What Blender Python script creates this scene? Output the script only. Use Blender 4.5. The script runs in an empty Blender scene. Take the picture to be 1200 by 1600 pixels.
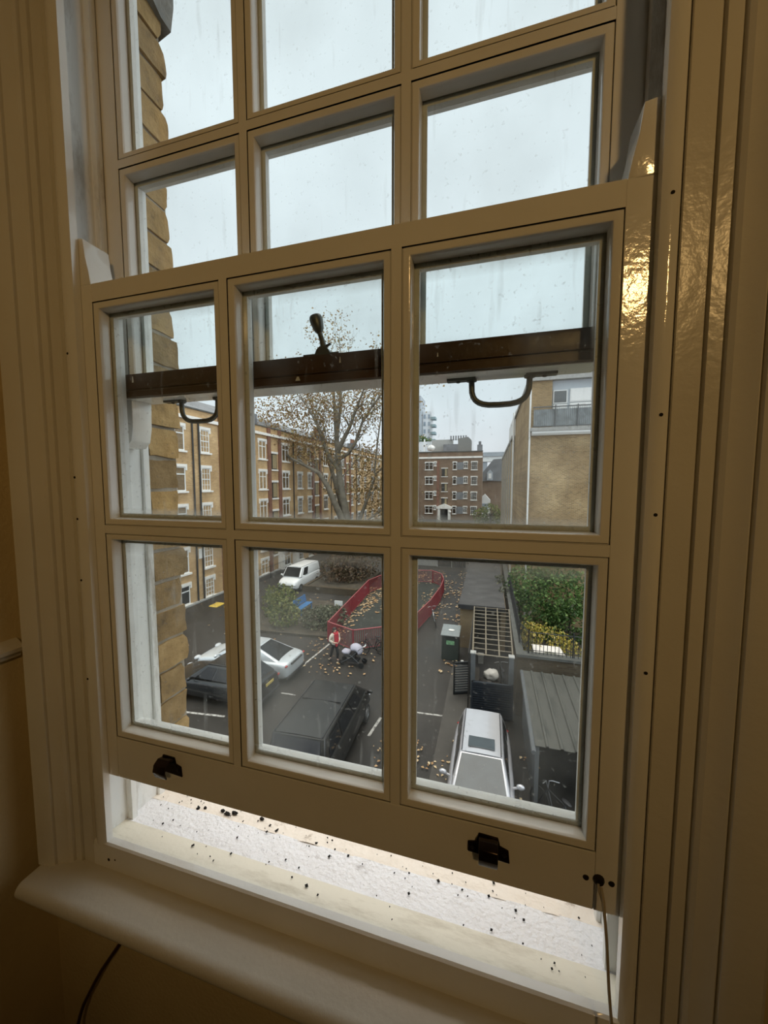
import bpy, bmesh, math, random
from mathutils import Vector, Matrix, noise as mnoise
R = random.Random(7)
PI = math.pi
S = bpy.context.scene
COL = S.collection

# ------------------------------------------------------------------ camera
cam = bpy.data.cameras.new('camera')
camo = bpy.data.objects.new('camera', cam)
COL.objects.link(camo)
camo.location = (0.28369, -0.54243, 0.08788)
camo.rotation_euler = (1.494908, 0.0, 0.277535)
cam.sensor_fit = 'VERTICAL'
cam.sensor_height = 32.0
cam.sensor_width = 24.0
cam.lens = 581.254 / 1600 * 32.0
cam.clip_start = 0.02
cam.clip_end = 1500
S.camera = camo

# ------------------------------------------------------------------ sky, lamp, exposure
S.view_settings.view_transform = 'Standard'
S.view_settings.look = 'None'
S.view_settings.gamma = 1.0
S.view_settings.use_curve_mapping = False
S.view_settings.exposure = 0.0
S.cycles.use_denoising = True
S.cycles.max_bounces = 10
S.cycles.transparent_max_bounces = 16
S.cycles.caustics_reflective = False
S.cycles.caustics_refractive = False
S.cycles.sample_clamp_indirect = 4.0

SKY = 1.0
LAMP_W = 60.0
w = bpy.data.worlds.new('overcast_sky')
S.world = w
w.use_nodes = True
nt = w.node_tree
nt.nodes.clear()
def N(nt, typ, **kw):
    n = nt.nodes.new(typ)
    for k, v in kw.items():
        setattr(n, k, v)
    return n
out = N(nt, 'ShaderNodeOutputWorld')
bg = N(nt, 'ShaderNodeBackground')
tc = N(nt, 'ShaderNodeTexCoord')
sep = N(nt, 'ShaderNodeSeparateXYZ')
rmp = N(nt, 'ShaderNodeValToRGB')
cr = rmp.color_ramp
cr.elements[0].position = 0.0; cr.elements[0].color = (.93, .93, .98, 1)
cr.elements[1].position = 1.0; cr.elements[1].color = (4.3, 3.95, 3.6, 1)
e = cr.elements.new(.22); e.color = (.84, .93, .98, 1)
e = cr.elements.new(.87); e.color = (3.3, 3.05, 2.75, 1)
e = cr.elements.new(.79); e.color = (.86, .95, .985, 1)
noi = N(nt, 'ShaderNodeTexNoise')
noi.inputs['Scale'].default_value = 3.2
noi.inputs['Detail'].default_value = 5
mr = N(nt, 'ShaderNodeMapRange')
mr.inputs['From Min'].default_value = .3; mr.inputs['From Max'].default_value = .72
mr.inputs['To Min'].default_value = .86; mr.inputs['To Max'].default_value = 1.1
mul = N(nt, 'ShaderNodeVectorMath', operation='SCALE')
nt.links.new(tc.outputs['Generated'], sep.inputs[0])
nt.links.new(sep.outputs['Z'], rmp.inputs[0])
nt.links.new(tc.outputs['Generated'], noi.inputs['Vector'])
nt.links.new(noi.outputs[0], mr.inputs['Value'])
nt.links.new(rmp.outputs[0], mul.inputs[0])
nt.links.new(mr.outputs[0], mul.inputs['Scale'])
# brightness added to the unseen sky behind and at the right, lighting the facades
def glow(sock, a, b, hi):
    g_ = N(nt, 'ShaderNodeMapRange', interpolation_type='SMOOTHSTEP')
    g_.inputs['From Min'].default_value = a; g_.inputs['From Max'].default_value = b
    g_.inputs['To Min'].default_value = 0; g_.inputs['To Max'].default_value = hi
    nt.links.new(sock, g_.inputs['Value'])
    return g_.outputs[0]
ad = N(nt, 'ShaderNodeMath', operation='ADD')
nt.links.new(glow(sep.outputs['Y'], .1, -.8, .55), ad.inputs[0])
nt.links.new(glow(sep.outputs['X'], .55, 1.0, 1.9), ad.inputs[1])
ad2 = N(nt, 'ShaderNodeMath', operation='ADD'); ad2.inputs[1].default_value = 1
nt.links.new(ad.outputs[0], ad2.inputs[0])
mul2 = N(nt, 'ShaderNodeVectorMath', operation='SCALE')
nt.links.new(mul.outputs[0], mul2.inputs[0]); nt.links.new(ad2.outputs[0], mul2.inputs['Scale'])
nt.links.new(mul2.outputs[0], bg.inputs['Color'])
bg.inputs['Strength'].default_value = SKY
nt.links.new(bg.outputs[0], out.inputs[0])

ld = bpy.data.lights.new('room_lamp', 'SPOT')
ld.energy = LAMP_W
ld.color = (1.0, .62, .235)
ld.shadow_soft_size = .11
ld.spot_size = math.radians(55)
ld.spot_blend = 1.0
lo = bpy.data.objects.new('room_lamp', ld)
lo.location = (1.26, -2.6, 1.47)
lo.rotation_euler = (Vector((.14, 0, .44)) - Vector(lo.location)).to_track_quat('-Z', 'Y').to_euler()
COL.objects.link(lo)

# ------------------------------------------------------------------ materials
def ramp(nt, fac, stops):
    r = N(nt, 'ShaderNodeValToRGB')
    c = r.color_ramp
    c.elements[0].position = stops[0][0]; c.elements[0].color = (*stops[0][1], 1)
    c.elements[1].position = stops[-1][0]; c.elements[1].color = (*stops[-1][1], 1)
    for p, col in stops[1:-1]:
        el = c.elements.new(p); el.color = (*col, 1)
    nt.links.new(fac, r.inputs[0])
    return r.outputs[0]
def base(name):
    m = bpy.data.materials.new(name)
    m.use_nodes = True
    nt = m.node_tree
    nt.nodes.clear()
    o = N(nt, 'ShaderNodeOutputMaterial')
    b = N(nt, 'ShaderNodeBsdfPrincipled')
    nt.links.new(b.outputs[0], o.inputs[0])
    return m, nt, b, o
def mat(name, col, rough=.6, metal=0, var=.12, scale=8, bump=0, bscale=None, spec=.5, coat=0):
    """plain surface with a little procedural variation of its colour and relief"""
    m, nt, b, o = base(name)
    t = N(nt, 'ShaderNodeTexCoord')
    n = N(nt, 'ShaderNodeTexNoise')
    n.inputs['Scale'].default_value = scale
    n.inputs['Detail'].default_value = 4
    nt.links.new(t.outputs['Object'], n.inputs['Vector'])
    lo_ = tuple(max(0, c * (1 - var)) for c in col)
    hi_ = tuple(min(1, c * (1 + var)) for c in col)
    nt.links.new(ramp(nt, n.outputs[0], [(.3, lo_), (.7, hi_)]), b.inputs['Base Color'])
    b.inputs['Roughness'].default_value = rough
    b.inputs['Metallic'].default_value = metal
    b.inputs['Specular IOR Level'].default_value = spec
    b.inputs['Coat Weight'].default_value = coat
    if bump:
        n2 = N(nt, 'ShaderNodeTexNoise')
        n2.inputs['Scale'].default_value = bscale or scale * 5
        n2.inputs['Detail'].default_value = 3
        nt.links.new(t.outputs['Object'], n2.inputs['Vector'])
        bp = N(nt, 'ShaderNodeBump')
        bp.inputs['Strength'].default_value = 1
        bp.inputs['Distance'].default_value = bump
        nt.links.new(n2.outputs[0], bp.inputs['Height'])
        nt.links.new(bp.outputs[0], b.inputs['Normal'])
    return m
def grime(name, col, dirt, rough=.35, amount=(.55, .72), scale=9, bump=.0006, bscale=90, stretch=(1, 1, 1)):
    """old paint with speckled, streaked dirt of its own shape"""
    m, nt, b, o = base(name)
    t = N(nt, 'ShaderNodeTexCoord')
    mp = N(nt, 'ShaderNodeMapping')
    mp.inputs['Scale'].default_value = stretch
    nt.links.new(t.outputs['Object'], mp.inputs['Vector'])
    n = N(nt, 'ShaderNodeTexNoise')
    n.inputs['Scale'].default_value = scale
    n.inputs['Detail'].default_value = 8
    n.inputs['Roughness'].default_value = .7
    nt.links.new(mp.outputs[0], n.inputs['Vector'])
    nt.links.new(ramp(nt, n.outputs[0], [(amount[0], col), (amount[1], dirt)]), b.inputs['Base Color'])
    b.inputs['Roughness'].default_value = rough
    n2 = N(nt, 'ShaderNodeTexNoise')
    n2.inputs['Scale'].default_value = bscale
    n2.inputs['Detail'].default_value = 2
    nt.links.new(t.outputs['Object'], n2.inputs['Vector'])
    bp = N(nt, 'ShaderNodeBump')
    bp.inputs['Distance'].default_value = bump
    bp.inputs['Strength'].default_value = 1
    nt.links.new(n2.outputs[0], bp.inputs['Height'])
    nt.links.new(bp.outputs[0], b.inputs['Normal'])
    return m
def brick(name, axis, c1, c2, mortar, bw=.225, bh=.075, ms=.01, var=.5, rough=.85, dirt=None):
    m, nt, b, o = base(name)
    t = N(nt, 'ShaderNodeTexCoord')
    sp = N(nt, 'ShaderNodeSeparateXYZ')
    cb = N(nt, 'ShaderNodeCombineXYZ')
    nt.links.new(t.outputs['Object'], sp.inputs[0])
    nt.links.new(sp.outputs[axis], cb.inputs[0])
    nt.links.new(sp.outputs['Z'], cb.inputs[1])
    br = N(nt, 'ShaderNodeTexBrick')
    br.inputs['Scale'].default_value = 1
    br.inputs['Brick Width'].default_value = bw
    br.inputs['Row Height'].default_value = bh
    br.inputs['Mortar Size'].default_value = ms
    br.inputs['Color1'].default_value = (*c1, 1)
    br.inputs['Color2'].default_value = (*c2, 1)
    br.inputs['Mortar'].default_value = (*mortar, 1)
    nt.links.new(cb.outputs[0], br.inputs['Vector'])
    n = N(nt, 'ShaderNodeTexNoise')
    n.inputs['Scale'].default_value = .6
    n.inputs['Detail'].default_value = 6
    nt.links.new(t.outputs['Object'], n.inputs['Vector'])
    mx = N(nt, 'ShaderNodeMix', data_type='RGBA', blend_type='MULTIPLY')
    mx.inputs[0].default_value = 1
    nt.links.new(br.outputs[0], mx.inputs[6])
    d = dirt or (1 - var * .5,) * 3
    nt.links.new(ramp(nt, n.outputs[0], [(.35, d), (.68, (1.0, 1.0, 1.0))]), mx.inputs[7])
    nt.links.new(mx.outputs[2], b.inputs['Base Color'])
    b.inputs['Roughness'].default_value = rough
    b.inputs['Specular IOR Level'].default_value = .25
    return m
def leafmat(name, stops, rough=.6, trans=.25):
    m, nt, b, o = base(name)
    g = N(nt, 'ShaderNodeNewGeometry')
    col = ramp(nt, g.outputs['Random Per Island'], stops)
    nt.links.new(col, b.inputs['Base Color'])
    b.inputs['Roughness'].default_value = rough
    tr = N(nt, 'ShaderNodeBsdfTranslucent')
    nt.links.new(col, tr.inputs[0])
    mx = N(nt, 'ShaderNodeMixShader')
    mx.inputs[0].default_value = trans
    nt.links.new(b.outputs[0], mx.inputs[1]); nt.links.new(tr.outputs[0], mx.inputs[2])
    nt.links.new(mx.outputs[0], o.inputs[0])
    return m
def paneglass(name, film, specks, edge, tint=(.965, .988, .985), seed=0.0):
    """thin window glass carrying a film of dirt, speckles, runs and grime along its edges"""
    m = bpy.data.materials.new(name)
    m.use_nodes = True
    nt = m.node_tree
    nt.nodes.clear()
    o = N(nt, 'ShaderNodeOutputMaterial')
    tr = N(nt, 'ShaderNodeBsdfTransparent'); tr.inputs[0].default_value = (*tint, 1)
    gl = N(nt, 'ShaderNodeBsdfGlossy'); gl.inputs['Roughness'].default_value = .02
    lw = N(nt, 'ShaderNodeLayerWeight')
    pw = N(nt, 'ShaderNodeMath', operation='POWER'); pw.inputs[1].default_value = 5
    nt.links.new(lw.outputs['Facing'], pw.inputs[0])
    fr = N(nt, 'ShaderNodeMath', operation='MULTIPLY_ADD'); fr.inputs[1].default_value = .9; fr.inputs[2].default_value = .035
    nt.links.new(pw.outputs[0], fr.inputs[0])
    clean = N(nt, 'ShaderNodeMixShader')
    nt.links.new(fr.outputs[0], clean.inputs[0])
    nt.links.new(tr.outputs[0], clean.inputs[1]); nt.links.new(gl.outputs[0], clean.inputs[2])
    df = N(nt, 'ShaderNodeBsdfDiffuse'); df.inputs[0].default_value = (.78, .80, .78, 1)
    tl = N(nt, 'ShaderNodeBsdfTranslucent'); tl.inputs[0].default_value = (.74, .78, .77, 1)
    dirt = N(nt, 'ShaderNodeMixShader'); dirt.inputs[0].default_value = .65
    nt.links.new(df.outputs[0], dirt.inputs[1]); nt.links.new(tl.outputs[0], dirt.inputs[2])
    tc = N(nt, 'ShaderNodeTexCoord')
    def nz(scale, stretch, lo_, hi_, to, detail=4):
        mp = N(nt, 'ShaderNodeMapping')
        mp.inputs['Scale'].default_value = stretch
        mp.inputs['Location'].default_value = (seed, seed * .7, seed * 1.3)
        nt.links.new(tc.outputs['Object'], mp.inputs['Vector'])
        n = N(nt, 'ShaderNodeTexNoise')
        n.inputs['Scale'].default_value = scale; n.inputs['Detail'].default_value = detail
        nt.links.new(mp.outputs[0], n.inputs['Vector'])
        r = N(nt, 'ShaderNodeMapRange')
        r.inputs['From Min'].default_value = lo_; r.inputs['From Max'].default_value = hi_
        r.inputs['To Min'].default_value = 0; r.inputs['To Max'].default_value = to
        nt.links.new(n.outputs[0], r.inputs['Value'])
        return r.outputs[0]
    def math_(op, a, b_):
        n = N(nt, 'ShaderNodeMath', operation=op)
        for i, v in enumerate((a, b_)):
            if isinstance(v, (int, float)): n.inputs[i].default_value = v
            else: nt.links.new(v, n.inputs[i])
        return n.outputs[0]
    f = nz(5, (1, 1, .6), .50, .78, film)
    f = math_('ADD', f, nz(60, (1, 1, .12), .64, .82, film * 1.6, 2))
    f = math_('ADD', f, nz(150, (1, 1, 1), .70, .74, specks, 1))
    # grime gathered along the lower and upper edges of the pane (generated 0..1 up the pane)
    sp = N(nt, 'ShaderNodeSeparateXYZ')
    nt.links.new(tc.outputs['Generated'], sp.inputs[0])
    lo1 = N(nt, 'ShaderNodeMapRange'); lo1.inputs['From Min'].default_value = .075; lo1.inputs['From Max'].default_value = .0
    lo1.inputs['To Min'].default_value = 0; lo1.inputs['To Max'].default_value = edge
    nt.links.new(sp.outputs['Z'], lo1.inputs['Value'])
    hi1 = N(nt, 'ShaderNodeMapRange'); hi1.inputs['From Min'].default_value = .90; hi1.inputs['From Max'].default_value = 1
    hi1.inputs['To Min'].default_value = 0; hi1.inputs['To Max'].default_value = edge * .6
    nt.links.new(sp.outputs['Z'], hi1.inputs['Value'])
    ed = math_('MULTIPLY', math_('ADD', lo1.outputs[0], hi1.outputs[0]), math_('ADD', .35, nz(14, (1, 1, 1), .3, .7, 1.2)))
    f = math_('MINIMUM', math_('ADD', f, ed), .85)
    mx = N(nt, 'ShaderNodeMixShader')
    nt.links.new(f, mx.inputs[0])
    nt.links.new(clean.outputs[0], mx.inputs[1]); nt.links.new(dirt.outputs[0], mx.inputs[2])
    nt.links.new(mx.outputs[0], o.inputs[0])
    return m

M = {}
M['gloss_paint'] = mat('cream gloss paint', (.74, .71, .63), rough=.24, var=.04, scale=5, bump=.0006, bscale=85, spec=.3)
M['sash_paint'] = mat('white sash paint', (.86, .85, .81), rough=.10, var=.04, scale=6, bump=.00045, bscale=85)
M['putty'] = mat('white putty', (.80, .80, .77), rough=.6, var=.08, scale=20, bump=.0008, bscale=80)
M['frame_out'] = grime('weathered white frame paint', (.80, .80, .77), (.30, .25, .18), amount=(.54, .72), scale=10, rough=.5, stretch=(1, 1, .25))
M['sill_paint'] = grime('dirty cream sill paint', (.84, .80, .68), (.42, .36, .26), amount=(.52, .78), scale=9, rough=.6, stretch=(.5, 2, 2))
M['sill_stone'] = grime('rough white painted stone', (.90, .90, .92), (.45, .42, .42), amount=(.60, .78), scale=24, rough=.85, bump=.004, bscale=130)
M['sill_edge'] = grime('cream weathered stone', (.92, .84, .74), (.28, .2, .13), amount=(.60, .76), scale=22, rough=.9, bump=.004, bscale=60)
M['wall_plaster'] = mat('yellow cream plaster', (.70, .58, .34), rough=.7, var=.05, scale=4, bump=.0012, bscale=120)
M['room'] = mat('cream room plaster', (.62, .55, .42), rough=.8, var=.04)
M['boards'] = mat('brown floorboards', (.22, .13, .07), rough=.5, var=.2, scale=3)
M['brown_wood'] = mat('dark varnished wood', (.062, .033, .016), rough=.38, var=.45, scale=12, bump=.0006, bscale=60)
M['pewter'] = mat('dull grey metal', (.12, .125, .115), rough=.42, metal=.55, var=.25, scale=40)
M['bronze'] = mat('blackened bronze', (.03, .018, .011), rough=.25, metal=.75, var=.35, scale=50)
M['screw'] = mat('dark screw heads', (.02, .015, .01), rough=.5, metal=.5)
M['cord'] = mat('cream cotton cord', (.42, .36, .26), rough=.9, bump=.0006, bscale=400)
M['cable'] = mat('dark red brown cable', (.05, .02, .02), rough=.4)
M['hole'] = mat('dark hole', (.01, .008, .006), rough=.9)
M['glass_low'] = paneglass('dirty window glass', .16, .14, .62)
M['glass_up'] = paneglass('rain marked window glass', .08, .10, .12, seed=5.0)
M['reveal_brick'] = None
M['stone_grey'] = mat('grey weathered stone', (.20, .20, .19), rough=.9, var=.35, scale=20, bump=.004, bscale=60)
YB = brick('yellow stock brick', 'Y', (.34, .235, .115), (.27, .175, .085), (.27, .22, .15), ms=.012, dirt=(.66, .62, .6))
YBX = brick('yellow stock brick front', 'X', (.68, .43, .19), (.46, .27, .11), (.58, .45, .29), ms=.016, dirt=(.66, .62, .58))
RBX = brick('pale yellow brick front', 'X', (.46, .315, .15), (.25, .16, .07), (.42, .34, .22), ms=.016, dirt=(.62, .58, .55))
RB = brick('red brown brick', 'X', (.25, .155, .10), (.18, .11, .07), (.24, .19, .14), ms=.012, dirt=(.7, .66, .64))
DB = brick('dark wall brick', 'X', (.10, .075, .045), (.07, .05, .03), (.09, .077, .058), ms=.012)
DBY = brick('dark wall brick side', 'Y', (.11, .083, .05), (.08, .058, .035), (.10, .085, .065), ms=.012)
M['red_brick'] = mat('red brick strip', (.20, .095, .062), rough=.9, var=.2, scale=3)
M['white_stone'] = mat('painted white stone', (.78, .75, .70), rough=.7, var=.06)
M['white_frame'] = mat('white window frame', (.74, .74, .72), rough=.5, var=.04)
M['dark_pane'] = mat('dark window pane', (.09, .10, .105), rough=.06, var=.4, scale=.6, spec=.7)
M['pale_pane'] = mat('curtained window pane', (.30, .31, .30), rough=.15, var=.35, scale=.7, spec=.6)
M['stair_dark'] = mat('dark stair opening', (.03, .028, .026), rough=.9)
M['lit_cream'] = mat('cream stair wall', (.30, .235, .13), rough=.8)
M['asphalt'] = None
M['paving'] = mat('grey paving', (.062, .057, .050), rough=.8, var=.15, scale=2, bump=.003, bscale=60)
M['felt'] = mat('grey roofing felt', (.052, .050, .050), rough=.75, var=.3, scale=1.2)
M['road_paint'] = grime('worn white road paint', (.46, .45, .42), (.10, .095, .09), amount=(.46, .6), scale=6, rough=.8)
M['yellow_paint'] = mat('yellow plastic', (.60, .42, .07), rough=.6)
M['red_paint'] = mat('dull red paint', (.25, .035, .045), rough=.5, var=.15)
M['red_rail'] = mat('faded red rail', (.34, .085, .09), rough=.5, var=.12)
M['black_iron'] = mat('black iron', (.018, .02, .022), rough=.5)
M['iron_grey'] = mat('grey galvanised steel', (.10, .108, .115), rough=.55, metal=.2)
M['tan_steel'] = mat('tan steel bars', (.19, .16, .115), rough=.6)
M['dark_blue'] = mat('dark blue grey gate paint', (.016, .021, .029), rough=.55)
M['bin_green'] = mat('dark green plastic', (.018, .030, .026), rough=.45)
M['bin_lid'] = mat('wet grey green lid', (.20, .225, .225), rough=.3)
M['sticker'] = mat('green white sticker', (.20, .42, .22), rough=.6, var=.5, scale=12)
M['silver'] = mat('silver car paint', (.50, .50, .53), rough=.28, metal=.45, var=.03, coat=.5)
M['silver_b'] = mat('pale silver car paint', (.62, .66, .69), rough=.25, metal=.3, var=.03, coat=.5)
M['dark_car'] = mat('dark grey car paint', (.012, .014, .016), rough=.25, metal=.2, var=.1, coat=.4)
M['black_car'] = mat('dusty black car paint', (.020, .020, .019), rough=.42, metal=.1, var=.2, scale=3, coat=.2)
M['white_car'] = mat('white van paint', (.78, .80, .81), rough=.3, var=.02, coat=.4)
M['car_glass'] = mat('tinted car glass', (.012, .014, .016), rough=.06, var=.2, spec=.35)
M['screen_glass'] = mat('pale reflecting windscreen', (.042, .052, .058), rough=.10, var=.25, scale=2, spec=.6)
M['rubber'] = mat('black rubber', (.015, .015, .015), rough=.8)
M['alloy'] = mat('alloy wheel', (.35, .35, .36), rough=.35, metal=.7)
M['trim_black'] = mat('black plastic trim', (.02, .02, .022), rough=.55)
M['tail_red'] = mat('red tail lamp', (.35, .03, .03), rough=.2)
M['lamp_clear'] = mat('clear head lamp', (.5, .52, .54), rough=.1)
M['plate_white'] = mat('white plate', (.7, .7, .68), rough=.5)
M['plate_yellow'] = mat('yellow plate', (.62, .47, .12), rough=.5)
M['bark'] = mat('plane tree bark', (.17, .15, .115), rough=.9, var=.3, scale=2)
M['twig'] = mat('dark twig', (.06, .05, .04), rough=.9)
M['autumn'] = leafmat('autumn plane leaves', [(.0, (.15, .085, .035)), (.35, (.27, .16, .06)), (.7, (.36, .25, .11)), (1, (.22, .20, .08))])
M['russet'] = leafmat('russet shrub leaves', [(.0, (.07, .05, .03)), (.5, (.12, .085, .05)), (.8, (.17, .10, .06)), (1, (.14, .13, .06))])
M['olive'] = leafmat('olive green leaves', [(.0, (.06, .085, .02)), (.5, (.13, .16, .04)), (1, (.26, .25, .08))])
M['greygreen'] = leafmat('grey green leaves', [(.0, (.06, .065, .04)), (.5, (.11, .12, .07)), (.9, (.17, .18, .12)), (1, (.32, .28, .16))])
M['green'] = leafmat('fresh green leaves', [(.0, (.022, .060, .012)), (.5, (.070, .145, .028)), (1, (.17, .26, .075))])
M['gold'] = leafmat('variegated gold leaves', [(.0, (.14, .16, .04)), (.5, (.42, .36, .06)), (.8, (.55, .40, .08)), (1, (.60, .52, .22))])
M['litter'] = leafmat('fallen leaves', [(.0, (.25, .13, .05)), (.5, (.42, .26, .12)), (1, (.58, .47, .30))], trans=.0)
M['soil'] = mat('dark bed soil', (.06, .05, .035), rough=1, var=.4, scale=3)
M['playfloor'] = mat('dark play surface', (.030, .034, .029), rough=.85, var=.25, scale=1)
M['blue_bench'] = mat('blue bench paint', (.045, .17, .38), rough=.5, var=.1)
M['table_white'] = mat('white stained table top', (.72, .68, .64), rough=.6, var=.15, scale=3)
M['corrugated'] = grime('dirty grey corrugated sheet', (.058, .058, .050), (.016, .018, .015), amount=(.5, .72), scale=2.2, rough=.65, stretch=(2, .5, 1))
M['rubbish_white'] = mat('white plastic sack', (.72, .70, .66), rough=.5, bump=.02, bscale=9)
M['rubbish_dark'] = mat('dark grey sack', (.06, .055, .05), rough=.5, bump=.02, bscale=9)
M['concrete'] = mat('stained concrete coping', (.085, .087, .080), rough=.9, var=.25, scale=3)
M['concrete_pale'] = mat('pale concrete', (.34, .34, .325), rough=.9, var=.15)
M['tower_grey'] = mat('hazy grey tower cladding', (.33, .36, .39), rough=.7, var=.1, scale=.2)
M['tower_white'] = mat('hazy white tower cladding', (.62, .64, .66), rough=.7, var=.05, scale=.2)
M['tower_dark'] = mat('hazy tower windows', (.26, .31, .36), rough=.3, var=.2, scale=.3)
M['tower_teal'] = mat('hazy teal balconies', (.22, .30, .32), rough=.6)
M['slate'] = mat('grey slate', (.16, .165, .175), rough=.6, var=.2, scale=1)
M['panel_blue'] = mat('pale blue grey cladding', (.42, .46, .49), rough=.5, var=.06)
M['skin'] = mat('skin', (.55, .36, .27), rough=.5, var=.05)
M['hair'] = mat('dark brown hair', (.025, .016, .012), rough=.5)
M['coat'] = mat('cream coat', (.60, .54, .45), rough=.9, var=.1, scale=20)
M['red_cloth'] = mat('red knitted cloth', (.42, .03, .045), rough=.9, var=.12, scale=30)
M['dark_cloth'] = mat('black trousers', (.02, .02, .022), rough=.9)
M['lilac'] = mat('pale lilac fabric', (.40, .39, .46), rough=.8, var=.06, scale=12)

def asphalt():
    m, nt, b, o = base('damp asphalt')
    t = N(nt, 'ShaderNodeTexCoord')
    n = N(nt, 'ShaderNodeTexNoise'); n.inputs['Scale'].default_value = .35; n.inputs['Detail'].default_value = 7
    n2 = N(nt, 'ShaderNodeTexNoise'); n2.inputs['Scale'].default_value = 18; n2.inputs['Detail'].default_value = 3
    for q in (n, n2): nt.links.new(t.outputs['Object'], q.inputs['Vector'])
    mx = N(nt, 'ShaderNodeMix', data_type='RGBA', blend_type='MULTIPLY'); mx.inputs[0].default_value = 1
    nt.links.new(ramp(nt, n.outputs[0], [(.35, (.026, .024, .021)), (.65, (.041, .037, .033))]), mx.inputs[6])
    nt.links.new(ramp(nt, n2.outputs[0], [(.35, (.8, .8, .8)), (.7, (1.15, 1.15, 1.15))]), mx.inputs[7])
    nt.links.new(mx.outputs[2], b.inputs['Base Color'])
    nt.links.new(ramp(nt, n.outputs[0], [(.3, (.42,) * 3), (.6, (.7,) * 3)]), b.inputs['Roughness'])
    b.inputs['Specular IOR Level'].default_value = .35
    return m
M['asphalt'] = asphalt()
def revealbrick():
    m, nt, b, o = base('rugged yellow brick')
    t = N(nt, 'ShaderNodeTexCoord')
    n = N(nt, 'ShaderNodeTexNoise'); n.inputs['Scale'].default_value = 22; n.inputs['Detail'].default_value = 10; n.inputs['Roughness'].default_value = .68
    nt.links.new(t.outputs['Object'], n.inputs['Vector'])
    g = N(nt, 'ShaderNodeNewGeometry')
    mx = N(nt, 'ShaderNodeMix', data_type='RGBA', blend_type='MULTIPLY'); mx.inputs[0].default_value = 1
    nt.links.new(ramp(nt, n.outputs[0], [(.28, (.20, .15, .095)), (.42, (.40, .28, .13)), (.6, (.52, .37, .18)), (.78, (.56, .45, .27))]), mx.inputs[6])
    nt.links.new(ramp(nt, g.outputs['Random Per Island'], [(0, (.62, .60, .62)), (.5, (1, .95, .9)), (1, (1.1, 1.0, .85))]), mx.inputs[7])
    nt.links.new(mx.outputs[2], b.inputs['Base Color'])
    b.inputs['Roughness'].default_value = .95
    bp = N(nt, 'ShaderNodeBump'); bp.inputs['Distance'].default_value = .012
    nt.links.new(n.outputs[0], bp.inputs['Height']); nt.links.new(bp.outputs[0], b.inputs['Normal'])
    return m
M['reveal_brick'] = revealbrick()

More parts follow.
